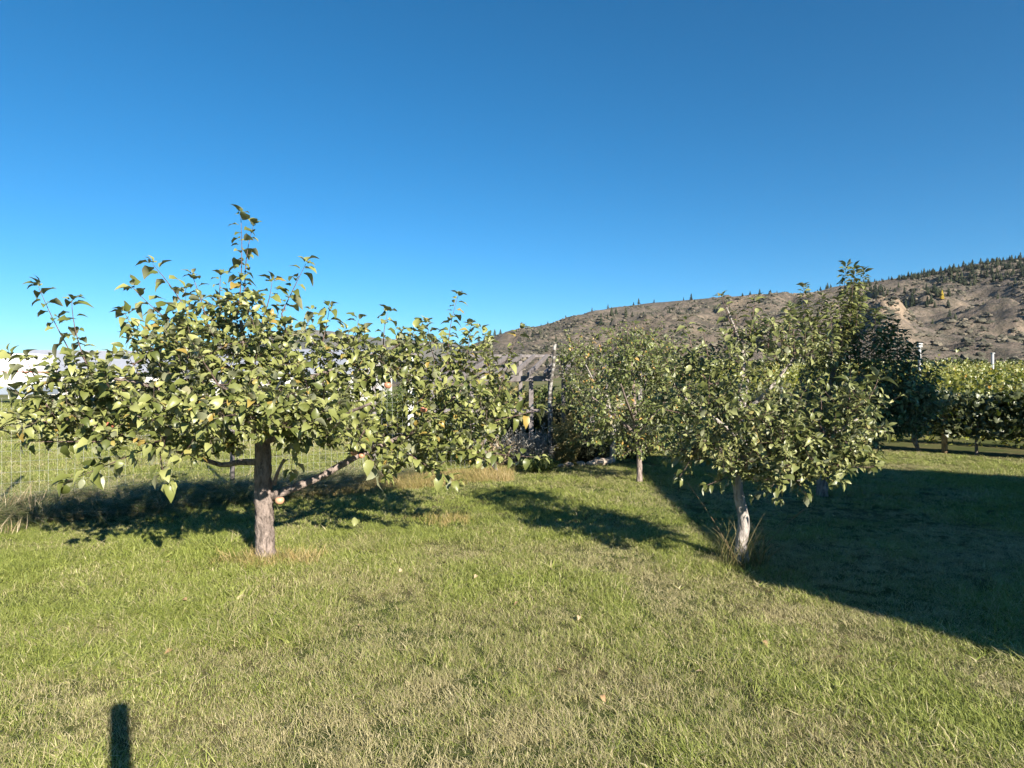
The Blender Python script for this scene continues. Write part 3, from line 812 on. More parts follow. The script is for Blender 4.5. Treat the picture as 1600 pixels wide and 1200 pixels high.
shoots = [sh(1150, 530, 1128, 464, 5.0, .026, .075), sh(1170, 530, 1180, 472, 5.0, .026, .075), sh(1090, 570, 1072, 500, 5.1, .028, .07), sh(1240, 560, 1236, 492, 5.0, .026, .07), sh(1110, 570, 1100, 520, 5.0, .03, .07),
          sh(1320, 650, 1328, 598, 4.5, .022, .085), sh(1340, 650, 1372, 592, 4.5, .022, .09), sh(1280, 660, 1282, 618, 4.5, .03, .07), sh(1345, 670, 1384, 675, 4.5, .03, .07), sh(1090, 690, 1062, 745, 4.7, .035, .07),
          sh(1240, 745, 1260, 772, 4.4, .03, .07), sh(1300, 720, 1312, 752, 4.4, .03, .07), sh(1150, 740, 1105, 758, 4.6, .03, .065), sh(1060, 620, 1040, 560, 5.1, .03, .07), sh(1210, 745, 1215, 778, 4.5, .03, .07), sh(1200, 540, 1205, 500, 5., .03, .07), sh(1110, 600, 1050, 540, 5.0, .03, .07), sh(1085, 650, 1038, 640, 4.9, .03, .07), sh(1320, 690, 1362, 715, 4.4, .03, .07), sh(1145, 540, 1150, 490, 5., .028, .07), sh(1220, 560, 1222, 510, 5., .028, .07), sh(1090, 700, 1040, 715, 4.8, .03, .07)]
apple_tree("small leaved apple tree with slim pale trunk in a dry grass clump", B, trunk, limbs, blobs, shoots, (M['bark_right'], M['twig'], M['leaf_small']), 0.062, 0.021, 300, 0.06, -0.2, kinds=SLIM)

# --- tree with tall straight shoots, half in the house shadow
B = G(1285, 775); B[2] = -0.03; D = B[1]
trunk = [(B, 0.07), (P(1285, 740, D), 0.06), (P(1288, 690, D), 0.055), (P(1292, 640, D), 0.045), (P(1300, 590, D), 0.03), (P(1310, 545, D), 0.015)]
limbs = [
    [pr(1288, 690, D, 0.035), pr(1330, 660, D, 0.028), pr(1390, 635, D, 0.02), pr(1440, 615, D, 0.01)],
    [pr(1290, 660, D, 0.035), pr(1265, 630, D, 0.025), pr(1250, 590, D, 0.015)],
    [pr(1292, 640, D, 0.03), pr(1330, 600, D - .1, 0.022), pr(1370, 580, D - .1, 0.014)],
    [pr(1288, 680, D, 0.03), pr(1300, 650, D + .5, 0.02), pr(1330, 620, D + .9, 0.012)],
]
blobs = [blob(1290, 615, D, 55, 50, 0.6, 90), blob(1370, 615, D, 62, 42, 0.6, 130), blob(1422, 632, D, 44, 38, 0.45, 105), blob(1320, 665, D, 70, 35, 0.6, 80), blob(1290, 560, D, 55, 30, 0.4, 30), blob(1400, 665, D, 45, 25, .4, 36)]
shoots = []
for (x0, y0, x1, y1) in [(1262, 560, 1256, 448), (1275, 560, 1286, 462), (1245, 560, 1238, 480), (1310, 560, 1322, 415), (1325, 560, 1336, 422), (1335, 560, 1350, 425), (1318, 570, 1310, 470), (1345, 570, 1345, 470), (1300, 570, 1297, 480),
                         (1365, 590, 1368, 488), (1380, 590, 1390, 496), (1395, 590, 1388, 510), (1405, 600, 1414, 520), (1425, 610, 1438, 555), (1440, 620, 1462, 574), (1352, 590, 1360, 530), (1270, 580, 1265, 490), (1285, 580, 1278, 500), (1432, 610, 1422, 560), (1330, 580, 1332, 480), (1400, 600, 1402, 505), (1418, 610, 1428, 540), (1448, 630, 1452, 590), (1375, 590, 1378, 500)]:
    shoots.append(sh(x0, y0, x1, y1, D + rng.normal(0, 0.15), .0115, .088, bow=0.02))
apple_tree("apple tree with tall straight leafy shoots, its lower half in deep shade", B, trunk, limbs, blobs, shoots, (M['bark_left'], M['twig'], M['leaf_small']), 0.068, 0.024, 300, 0.05, 0.05, kinds=SLIM)

# --- the two trees behind, before the garden frame
B = G(999, 753); B[2] = -0.03; D = B[1]
trunk = [(B, 0.05), (P(999, 730, D), 0.038), (P(998, 700, D), 0.036), (P(992, 660, D), 0.032), (P(990, 610, D), 0.026), (P(985, 550, D), 0.012)]
limbs = [[pr(995, 680, D, 0.03), pr(960, 650, D, 0.022), pr(925, 620, D, 0.012)], [pr(995, 675, D, 0.03), pr(1030, 640, D, 0.022), pr(1055, 600, D, 0.012)],
         [pr(992, 660, D, 0.026), pr(980, 630, D - .6, 0.016), pr(970, 600, D - .9, 0.009)], [pr(992, 660, D, 0.026), pr(1005, 620, D + .6, 0.016), pr(1010, 580, D + .9, 0.009)]]
blobs = [blob(985, 615, D, 85, 75, 0.9, 150), blob(1045, 640, D, 45, 70, 0.6, 80), blob(940, 655, D, 50, 50, 0.6, 70), blob(1000, 560, D, 60, 45, 0.5, 50), blob(1005, 695, D, 60, 22, 0.5, 45), blob(1050, 580, D, 35, 40, 0.4, 30)]
shoots = [sh(1000, 560, 1010, 502, D, .03, .075), sh(960, 570, 955, 520, D, .03, .075), sh(1040, 570, 1052, 520, D, .03, .075), sh(985, 560, 980, 512, D, .03, .07), sh(1025, 560, 1028, 515, D, .03, .07), sh(930, 600, 925, 550, D, .03, .07), sh(1055, 570, 1070, 515, D, .03, .075), sh(1010, 560, 990, 505, D, .03, .07), sh(1065, 600, 1085, 540, D, .03, .07), sh(915, 640, 890, 600, D, .03, .07)]
apple_tree("bushy apple tree with yellowing leaves beside the shadow, behind the pale trunked tree", B, trunk, limbs, blobs, shoots, (M['bark_left'], M['twig'], M['leaf_mid']), 0.068, 0.026, 0, 0.05, 0.15, kinds=SLIM)

B = G(957, 722); B[2] = -0.03; D = B[1]
trunk = [(B, 0.055), (P(957, 700, D), 0.05), (P(958, 670, D), 0.046), (P(952, 640, D), 0.036), (P(945, 600, D), 0.024), (P(938, 550, D), 0.012)]
limbs = [[pr(955, 655, D, 0.03), pr(925, 625, D, 0.02), pr(895, 600, D, 0.011)], [pr(955, 650, D, 0.03), pr(985, 615, D, 0.02), pr(1010, 580, D, 0.011)], [pr(950, 640, D, 0.025), pr(930, 600, D - .6, 0.015), pr(915, 570, D - .9, 0.009)]]
blobs = [blob(925, 590, D, 60, 55, 0.8, 130), blob(895, 565, D, 30, 40, 0.5, 45), blob(970, 555, D, 55, 45, 0.6, 80), blob(905, 630, D, 45, 30, 0.5, 45), blob(1020, 560, D + .5, 50, 45, 0.6, 60)]
shoots = [sh(900, 560, 893, 525, D, .03, .075), sh(925, 560, 925, 515, D, .03, .075), sh(945, 560, 950, 515, D, .03, .075), sh(880, 590, 872, 550, D, .03, .075), sh(970, 540, 972, 505, D, .03, .075), sh(905, 545, 908, 508, D, .03, .075), sh(1030, 540, 1034, 505, D, .03, .075), sh(940, 545, 935, 510, D, .03, .07)]
apple_tree("farthest apple tree, thin whitish trunk, standing before the grey garden frame", B, trunk, limbs, blobs, shoots, (M['bark_right'], M['twig'], M['leaf_mid']), 0.072, 0.030, 0, 0.05, 0.15, kinds=SLIM)

# ------------------------------------------------------------------ loose clumps, weeds, shrubs
def blade_clump(name, label, base, n, rad, hmin, hmax, lean, width, mat, category, bias=(0, 0), dryv=None, bend=0.5, group=None):
    p = tuft(name, n, rad, hmin, hmax, lean, width, mat, bend, 5)
    v = np.empty(len(p.data.vertices) * 3, np.float32); p.data.vertices.foreach_get("co", v); v = v.reshape(-1, 3)
    v[:, 0] += bias[0] * v[:, 2]; v[:, 1] += bias[1] * v[:, 2]
    p.data.vertices.foreach_set("co", v.ravel())
    return obj(name, p.data, loc=base, label=label, category=category, group=group)

def plain_blade(name, c0, c1, c2):
    t = NT(name)
    bl = t.n("ShaderNodeAttribute", attribute_name="blade").outputs['Fac']
    c = t.ramp(bl, [(0.0, c0), (0.5, c1), (1.0, c2)])
    b = t.bsdf(c, 0.6, 0.3)
    tr = t.n("ShaderNodeBsdfTranslucent"); t.l(c, tr.inputs['Color'])
    mx = t.n("ShaderNodeMixShader"); mx.inputs[0].default_value = 0.25
    t.l(b, mx.inputs[1]); t.l(tr.outputs[0], mx.inputs[2])
    return t.done(mx.outputs[0])
M['clump'] = plain_blade("clump_blades", (0.06, 0.085, 0.02), (0.15, 0.14, 0.05), (0.36, 0.28, 0.14))
M['straw'] = plain_blade("straw_blades", (0.30, 0.21, 0.12), (0.46, 0.35, 0.22), (0.58, 0.48, 0.34))
M['lav'] = plain_blade("grey_lavender_stems", (0.16, 0.15, 0.13), (0.27, 0.255, 0.225), (0.40, 0.37, 0.31))
M['yshrub'] = plain_blade("yellowing_shrub", (0.13, 0.135, 0.04), (0.28, 0.23, 0.085), (0.40, 0.32, 0.15))
M['dshrub'] = plain_blade("dark_shrub", (0.025, 0.032, 0.02), (0.05, 0.06, 0.035), (0.09, 0.10, 0.06))
M['gshrub'] = plain_blade("green_weed", (0.05, 0.075, 0.02), (0.09, 0.12, 0.03), (0.14, 0.16, 0.05))

b = G(1158, 880)
blade_clump("grass_clump", "unmown clump of green and straw grass round the slim pale trunk", b + [0.02, 0.02, 0], 260, 0.19, 0.06, 0.44, 0.95, 0.005, M['clump'], "grass clump", bias=(0.1, -0.1))
for i, (x0, y0, x1, y1, nm, lab) in enumerate([(1135, 845, 1072, 752, "grass_stalk", "tall pale grass stalk leaning left beside the slim pale trunk"), (1190, 850, 1262, 792, "grass_stalk", "long thin grass stalk leaning right into the shade by the pale trunk")]):
    q = np.linspace(0, 1, 9)[:, None]
    a_ = P(x0, y0, 5.0); b_ = P(x1, y1, 4.95); a_ = np.array([a_[0], a_[1], 0.0]) if a_[2] < 0 else a_
    a0 = a_ * [1, 1, 0] + (np.array([0.09, 0, 0]) if i == 0 else np.array([-0.09, 0, 0]))
    pth = (1 - q) ** 2 * a0 + 2 * q * (1 - q) * ((a0 + b_) / 2 + [0, 0, 0.06]) + q * q * b_
    m = MB(); m.tube(pth - a0, np.linspace(0.0026, 0.0012, 9), 5); m.tube(pth[6:] - a0, [0.002, 0.005, 0.001], 5)
    obj(nm, m.mesh(nm, M['straw'], True), loc=a0, label=lab, category="grass stalk")
for (px, py, n, h, lab) in [(28, 806, 70, 0.62, "tall dry straw weed clump at the far left by the wire fence"), (75, 812, 60, 0.40, "low dry straw weeds right of the tallest clump by the fence"),
                            (150, 800, 26, 0.34, "few thin dry stalks in the long grass left of the broad tree"), (14, 835, 40, 0.26, "flattened straw coloured grass at the left edge of the lawn")]:
    blade_clump("dry_weed", lab, G(px, py), n, 0.16, h * 0.3, h, 0.7, 0.007, M['straw'], "weed", bias=(0.25, 0))

def shrub(name, label, base, r, h, n, mat, leaf=0.03, upright=0.8, category="shrub"):
    """stems fanning up from the foot, each with narrow leaves along it"""
    root = obj(name, None, loc=base, label=label, category=category)
    st = MB(); V = []; F = []; A = []; c = 0
    for _ in range(n):
        a = rng.random() * 6.28; k = math.sqrt(rng.random())
        foot = np.array([math.cos(a), math.sin(a), 0]) * r * 0.45 * k
        hh = h * (0.6 + 0.4 * rng.random()) * (1.05 - 0.35 * k)
        tip = foot + np.array([math.cos(a) * r * 0.8 * k * (1.2 - upright * .5), math.sin(a) * r * 0.8 * k, hh]) + rng.normal(0, 0.03, 3)
        q = np.linspace(0, 1, 5)[:, None]; pth = foot + (tip - foot) * q + np.array([0, 0, 0.06]) * (q * (1 - q))
        v, f = tube_geo(pth, np.linspace(0.004, 0.0015, 5), 3); st.add(v, f)
        for j in range(int(hh / 0.028)):
            s = 0.12 + 0.88 * rng.random(); p0 = foot + (tip - foot) * s
            d = nrm(rng.normal(0, 1, 3) + UP * 0.7); w = nrm(np.cross(d, rng.normal(0, 1, 3))) * leaf * 0.16
            L = leaf * (0.6 + 0.8 * rng.random())
            V += [p0, p0 + d * L * 0.5 + w, p0 + d * L, p0 + d * L * 0.5 - w]; A += [rng.random()] * 4; F.append((c, c + 1, c + 2, c + 3)); c += 4
    sm = st.mesh("stems", mat, False); attr(sm, "blade", rng.random(len(sm.vertices)))
    obj("stems", sm, root, kind="stuff")
    fm_ = mesh_np("foliage", V, F, [mat]); attr(fm_, "blade", A)
    obj("foliage", fm_, root, kind="stuff")
    return root

def gp(px, d):
    return np.array([(px - 800) / 1000 * d, d, 0.0])
shrub("lavender_bush", "greyish purple lavender bush left of the white mottled post", gp(812, 11.0), 0.45, 0.72, 170, M['lav'], 0.06)
shrub("lavender_bush", "second grey lavender bush right beside the white mottled post", gp(846, 11.3), 0.35, 0.66, 120, M['lav'], 0.06)
shrub("yellow_shrub", "upright yellowing shrub just right of the white mottled post", gp(884, 11.2), 0.30, 0.98, 150, M['yshrub'], 0.06)
shrub("dark_shrub", "dark twiggy shrub between the yellowing shrub and the thin whitish trunk", gp(922, 11.6), 0.45, 0.80, 190, M['dshrub'], 0.06)
shrub("dark_shrub", "dark shrub in the garden bed behind the thin whitish trunk", gp(985, 12.3), 0.7, 0.9, 260, M['dshrub'], 0.07)
shrub("dark_shrub", "tall dark bush inside the grey garden frame", gp(900, 14.4), 0.9, 1.35, 380, M['dshrub'], 0.09)
shrub("green_weed", "leafy green weeds at the left end of the garden frame", gp(700, 11.6), 0.8, 0.75, 260, M['gshrub'], 0.07)
shrub("green_weed", "low green weeds before the lavender at the lawn's edge", gp(838, 10.2), 0.35, 0.28, 120, M['gshrub'], 0.07)
shrub("dry_shrub", "pale dry brush behind the leaning grey stake", gp(770, 11.0), 0.5, 0.55, 150, M['straw'], 0.06)
shrub("dark_shrub", "dark low bush inside the garden frame on its left", gp(760, 14.6), 0.9, 0.95, 300, M['dshrub'], 0.08)
shrub("green_shrub", "mid green bush growing at the right end of the garden frame", gp(1040, 13.6), 0.9, 1.3, 380, M['gshrub'], 0.09)

for k_, (px_, lab_) in enumerate([(640, "dense green brush behind the cross topped post"), (700, "dense green brush behind the pergola's left bay"), (790, "dense brown green brush behind the pergola's middle bay"), (850, "dense brush behind the tall mottled post and pergola")]):
    shrub("brush", lab_, gp(px_, 16.2), 1.1, 1.5, 420, M['gshrub' if k_ != 2 else 'yshrub'], 0.10)

# stones edging the bed
def stone_mesh(seed):
    import bmesh
    bm = bmesh.new(); bmesh.ops.create_icosphere(bm, subdivisions=2, radius=1.0)
    r_ = np.random.default_rng(seed)
    for v in bm.verts:
        v.co *= 0.82 + 0.36 * r_.random(); v.co.z *= 0.6
    me = bpy.data.meshes.new("stone"); bm.to_mesh(me); bm.free(); me.materials.append(M['stone'])
    return me
for i, (px, d, s, lab) in enumerate([(938, 11.1, .16, "large tan stone beside the thin whitish trunk"), (925, 11.0, .11, "middle sized tan stone left of the large stone"), (908, 11.0, .10, "flat tan stone below the dark twiggy shrub"), (889, 10.9, .09, "small tan stone below the yellowing shrub"),
                                     (876, 10.8, .07, "smallest tan stone next to the white mottled post"), (950, 11.3, .12, "tan stone touching the foot of the thin whitish trunk")]):
    o = obj("stone", stone_mesh(100 + i), loc=gp(px, d) + [0, 0, s * 0.3], label=lab, category="stone", group="stones edging the garden bed")
    o.scale = (s * 0.95, s * .8, s * .8); o.rotation_euler = (0.1 * i, 0, i)

# fallen leaves and windfalls on the lawn
M['fallen'] = leaf_mat("fallen_leaf", (0.30, 0.19, 0.10), (0.38, 0.26, 0.15), (0.45, 0.34, 0.21), (0.38, 0.28, 0.18), (0.40, 0.25, 0.13), transl=0.1)
for i, (px, py) in enumerate([(697, 884), (627, 895), (424, 909), (292, 945), (271, 1024), (402, 972), (872, 1055), (810, 948), (788, 860), (762, 835), (950, 785), (258, 884), (1320, 1035), (905, 970), (940, 1096), (1190, 1010), (560, 985), (705, 825), (1100, 1060), (745, 905)]):
    o = obj("fallen_leaf", leaf_data(i % 6, M['fallen']), loc=G(px, py) + [0, 0, 0.028], label="small tan fallen apple leaf lying in the lawn grass", category="leaf", group="fallen leaves on the lawn")
    s = 0.034 + 0.018 * random.random(); o.scale = (s, s, s); o.rotation_euler = (random.uniform(-.4, .4), random.uniform(-.4, .4), random.uniform(0, 6))
o = obj("pale_leaf", leaf_data(3, M['leaf_small']), loc=G(553, 832) + [0, 0, 0.06], label="upright pale green leaf in the shadow edge right of the brown trunk", category="leaf"); o.scale = (.1, .1, .1); o.rotation_euler = (1.2, 0.2, 0.4)

# ------------------------------------------------------------------ fence, stake, posts
F_PTS = np.array([(-8.2, 5.5), (-5.9, 7.1), (-1.9, 9.7), (-0.45, 10.7)])
root = obj("wire_fence", None, loc=(F_PTS[0][0], F_PTS[0][1], 0), label="fine galvanised wire mesh fence behind the broad apple tree", category="fence")
base = np.array([F_PTS[0][0], F_PTS[0][1], 0])
seg = np.linalg.norm(np.diff(F_PTS, axis=0), axis=1); cum = np.concatenate([[0], np.cumsum(seg)])
def fpt(s): return np.array([np.interp(s, cum, F_PTS[:, 0]), np.interp(s, cum, F_PTS[:, 1]), 0])
m = MB(); m.tube([(0, 0, 0.02), (0, 0, 1.24)], 0.0009, 4); vw = m.mesh("vertical_wire", M['wire'])
for s in np.arange(0.1, cum[-1], 0.085):
    obj("vertical_wire", vw, root, loc=fpt(s) - base)
for z in np.arange(0.04, 1.26, 0.12):
    m = MB(); m.tube(np.column_stack([F_PTS - base[:2], np.full(4, z)]), 0.0008, 4)
    obj("horizontal_wire", m.mesh("horizontal_wire", M['wire']), root)
for s in (0.0, cum[1] + 0.1, cum[1] + 2.6, cum[2] - 0.2, cum[-1]):
    m = MB(); m.tube([(0, 0, -0.1), (0, 0, 1.38)], 0.03, 8); obj("post", m.mesh("post", M['wood_grey'], True), root, loc=fpt(s) - base)

m = MB(); a_ = gp(781, 10.0); b_ = P(736, 680, 10.3); m.tube([a_ - a_ - [0, 0, 0.02], (b_ - a_) * 0.5, b_ - a_], [0.028, 0.025, 0.02], 8, 0.1)
obj("wooden_stake", m.mesh("wooden_stake", M['wood_grey'], True), loc=a_, label="thin grey wooden stake leaning left at the edge of the lawn", category="stake")

# white mottled post (peeling bark pole)
t = NT("peeling_white_bark")
co = t.n("ShaderNodeTexCoord").outputs['Object']
mp = t.n("ShaderNodeMapping"); mp.inputs['Scale'].default_value = (0.6, 0.6, 1.6); t.l(co, mp.inputs['Vector'])
f = t.noise(9.0, 6, 0.65, mp.outputs[0], 0.5)
pb = t.done(t.bsdf(t.ramp(f, [(0.49, (0.08, 0.07, 0.06)), (0.56, (0.27, 0.255, 0.235)), (0.67, (0.42, 0.40, 0.375))]), 0.8, 0.2, f, 0.01, 0.6))
m = MB(); pp, rr_ = resample([(0, 0, -0.05), (0.02, 0, 0.6), (0.0, 0, 1.2), (0.06, 0, 1.7), (0.09, 0, 2.1)], [0.036, 0.034, 0.032, 0.029, 0.027], 0.12); m.tube(pp, rr_, 10, 0.08)
obj("mottled_post", m.mesh("mottled_post", pb, True), loc=gp(859, 11.1), label="tall white post with dark peeling patches before the garden frame", category="post")

# white cross-topped post on the left of the frame
root = obj("cross_post", None, loc=gp(642, 12.6), label="whitish post with a short crossbar showing above the broad tree's right side", category="post")
m = MB(); m.box((0, 0, 0.95), (0.10, 0.10, 1.98)); obj("shaft", m.bevel_mesh("shaft", M['white_paint'], 0.01), root)
m = MB(); m.box((0, 0, 1.98), (0.44, 0.12, 0.09)); obj("crossbar", m.bevel_mesh("crossbar", M['wood_grey'], 0.01), root)
m = MB(); m.box((0, 0, 2.07), (0.16, 0.14, 0.09)); obj("cap", m.bevel_mesh("cap", M['white_paint'], 0.01), root)

# grey timber garden frame: front beam, back beam, slanting rafters, posts
fr = gp(800, 12.0)
root = obj("pergola", None, loc=fr, label="weathered grey timber garden frame with slanting rafters behind the trees", category="pergola")
def part(name, build, mat, bev=0.0):
    m = MB(); build(m)
    obj(name, m.bevel_mesh(name, mat, bev) if bev else m.mesh(name, mat), root)
FZ, BZ = 1.50, 2.0
part("front_beam", lambda m: m.bar((-1.6, 0, FZ), (0.75, 0, FZ), 0.06, 0.10), M['wood_grey'], 0.006)
part("back_beam", lambda m: m.bar((-1.0, 3.1, BZ + .06), (3.1, 3.1, BZ + .06), 0.05, 0.065), M['wood_grey'], 0.006)
for k in range(8):
    x0 = -1.5 + k * 0.30
    part("rafter", lambda m: m.bar((x0, -0.18, FZ + 0.07), (x0 + 0.52, 3.0, BZ + 0.06), 0.045, 0.09), M['wood_grey'], 0.005)
for k in range(5):
    x0 = 1.05 + k * 0.42
    part("rafter", lambda m: m.bar((x0, 0.9, FZ + 0.14), (x0 + 0.40, 3.0, BZ + 0.06), 0.05, 0.09), M['wood_grey'], 0.005)
for (x0, y0, z1) in [(-1.5, 0.05, FZ - .05), (-0.75, 0.05, FZ - .05), (0.36, 0.05, FZ - .05), (0.72, 0.02, FZ + .25), (-0.9, 3.0, BZ - .06), (0.2, 3.0, BZ - .06), (1.2, 3.0, BZ - .06), (1.65, 1.2, FZ + .15), (2.2, 3.0, BZ - .06), (3.0, 3.0, BZ - .06), (1.02, 0.6, FZ)]:
    part("post", lambda m: m.box((x0, y0, (z1 - 0.05) / 2), (0.085, 0.085, z1 + 0.05)), M['wood_grey'], 0.006)
part("side_rail", lambda m: m.bar((-1.5, 0.0, 0.9), (0.72, 0.0, 0.9), 0.04, 0.06), M['wood_grey'], 0.005)

# ------------------------------------------------------------------ vineyard
def vine_leaf_geo():
    ang = np.array([-2.5, -1.8, -1.1, -0.55, 0.0, 0.55, 1.1, 1.8, 2.5]); rr = np.array([0.55, 0.62, 0.42, 0.6, 0.72, 0.6, 0.42, 0.62, 0.55]) * 0.8
    v = [[0, 0, 0.0]] + [[math.sin(a) * r, math.cos(a) * r, -0.10 * (i % 2) - 0.18 * r] for i, (a, r) in enumerate(zip(ang, rr))]
    return np.array(v), np.array([(0, i, i + 1) for i in range(1, 9)])
VL = vine_leaf_geo()
def vine_leaves(name, pts, size, mat, sunny=0.3):
    n = len(pts); tv, tf = VL
    d = nrm(rng.normal(0, 1, (n, 3)) + np.array([0, 0, -0.9])); nn = rng.normal(0, .75, (n, 3)) + UP * 0.5 + SUNV * sunny + np.array([-0.72, -0.69, 0]) * 0.5
    nn = nrm(nn - d * (nn * d).sum(1)[:, None]); r = np.cross(d, nn)
    s = size * (0.65 + 0.7 * rng.random(n))
    vv = (tv[None, :, 0, None] * r[:, None] + tv[None, :, 1, None] * d[:, None] + tv[None, :, 2, None] * nn[:, None]) * s[:, None, None] + pts[:, None]
    f = (tf[None] + (np.arange(n) * len(tv))[:, None, None]).reshape(-1, 3)
    me = mesh_np(name, vv.reshape(-1, 3), f, [mat]); attr(me, "tint", np.repeat(rng.random(n), len(tv)))
    return me
RD = nrm(np.array([1.9, -2.0, 0])); RN = np.array([RD[1], -RD[0], 0]) * -1      # along the row, and away from the camera
R0 = np.array([7.8, 14.0, 0])
where = ["directly behind the tall shooted tree", "left of the tan wooden row post", "right of the tan wooden row post", "right of the forked vine stem", "at the right edge of the view", "beyond the right edge"]
vines = [(-3.9, "front row grapevine hidden deepest behind the tall shooted apple tree"), (-2.6, "front row grapevine just behind the tall shooted apple tree"), (-1.3, "front row grapevine at the crown edge of the tall shooted tree"), (0.2, "leftmost fully seen grapevine of the front row"),
         (0.95, "front row grapevine with a forked stem, left of the tan post"), (1.95, "front row grapevine with a thin straight stem right of the tan post"), (3.0, "front row grapevine with a slanting pale stem at the right"), (4.1, "front row grapevine cut by the right edge of the picture"), (5.2, "front row grapevine standing outside the picture on the right")]
for i, (s, lab) in enumerate(vines):
    b = R0 + RD * s; b[2] = float(terr(b[0], b[1]))
    root = obj("grapevine", None, loc=b, label=lab, category="grapevine", group="grapevines in the front vineyard row")
    lean = rng.normal(0, 0.12)
    m = MB(); pp, rr_ = resample([(0, 0, -0.03), (lean * .3, 0.02, 0.25), (lean, 0, 0.5), (lean * .8, 0, 0.85)], [0.034, 0.026, 0.024, 0.02], 0.08); m.tube(pp, rr_, 8, 0.15)
    if i in (4, 6):
        pp, rr_ = resample([(0.02, 0, 0.0), (-0.11 if i == 4 else .12, 0.02, 0.22), (-0.13, 0, 0.5)], [0.024, 0.02, 0.016], 0.08); m.tube(pp, rr_, 7, 0.15)
    obj("trunk", m.mesh("trunk", M['vine_bark'], True), root)
    m = MB(); m.tube([tuple(RD * -0.6 + UP * .72), (lean * .8, 0, 0.8), tuple(RD * 0.6 + UP * .74)], [0.01, 0.016, 0.01], 6); obj("cane", m.mesh("cane", M['vine_bark'], True), root)
    n = 1250
    al = rng.uniform(-0.72, 0.72, n); de = rng.normal(0, 0.17, n); hz = 0.38 + 0.84 * rng.random(n) ** 0.85 + 0.10 * rng.normal(0, 1, n) * (rng.random(n) < 0.3)
    hz = np.maximum(hz, 0.33 + 0.12 * np.sin(al * 9 + i))
    pts_ = RD * al[:, None] + RN * de[:, None] + UP * hz[:, None]
    obj("foliage", vine_leaves("foliage", pts_, 0.105, M['leaf_vine']), root, kind="stuff")
b = R0 + RD * 1.42 - RN * 0.05
m = MB(); m.tube([(0, 0, -0.05), (0, 0, 0.5), (0, 0, 1.1)], [0.055, 0.052, 0.05], 12, 0.03); obj("row_post", m.mesh("row_post", M['wood_tan'], True), loc=b, label="round tan wooden post in the front vineyard row", category="post")
for k, (s, lab) in enumerate([(-1.9, "thin metal row stake behind the tall shooted tree"), (4.7, "thin metal row stake at the right edge")]):
    b = R0 + RD * s; m = MB(); m.tube([(0, 0, -0.05), (0, 0, 1.55)], 0.018, 6); obj("row_stake", m.mesh("row_stake", M['wire']), loc=b, label=lab, category="stake")
root = obj("trellis_wires", None, loc=R0, label="thin irrigation hose and trellis wires strung along the front vine row", category="wire")
for z, r_ in ((0.42, 0.010), (0.75, 0.003), (1.1, 0.003), (1.4, 0.003)):
    m = MB(); m.tube([tuple(RD * -5 + UP * z), tuple(RD * 0 + UP * (z - .02)), tuple(RD * 6 + UP * z)], r_, 5); obj("hose" if z < .5 else "trellis_wire", m.mesh("trellis_wire", M['dark_metal']), root)

# rows behind: leaf clumps too many to count
def clump_proto(k):
    n = 64
    p_ = rng.normal(0, 1, (n, 3)) * np.array([0.34, 0.16, 0.30])
    return proto(f"vine_clump_{k}", vine_leaves(f"vine_clump_{k}", p_, 0.095, M['leaf_vine_far'], 0.5))
cps = [clump_proto(k) for k in range(4)]
RX = []
for r_ in range(1, 64):
    off = 2.3 * r_
    c0 = R0 + RN * off
    L0, L1 = -14 - off * 0.9, 16 + off * 1.9
    step = 0.27 + 0.009 * r_
    s = np.arange(L0, L1, step); s = s + rng.normal(0, .05, len(s))
    for z0 in (0.52, 0.90) if r_ < 25 else (0.88,):
        q = c0 + RD * s[:, None]; q[:, 2] = z0 + rng.normal(0, .07, len(s))
        RX.append(q)
RX = np.concatenate(RX)
u_ = RX[:, 0] / np.maximum(RX[:, 1], .1)
kp = (RX[:, 1] > 8) & (u_ > 0.30) & (u_ < 1.15) & (RX[:, 1] < 150)
RX = RX[kp]; RX[:, 2] += terr(RX[:, 0], RX[:, 1])
n = len(RX); ang0 = math.atan2(RD[1], RD[0])
scatter("vineyard_rows", RX, np.stack([rng.normal(0, .1, n), rng.normal(0, .1, n), ang0 + rng.normal(0, .2, n) + 3.14159 * rng.integers(0, 2, n)], 1), (1.0 + RX[:, 1] / 160) * (0.85 + .3 * rng.random(n)), rng.integers(0, 4, n), cps,
        None, "yellow green autumn vine rows climbing away behind the front row", category="vineyard")
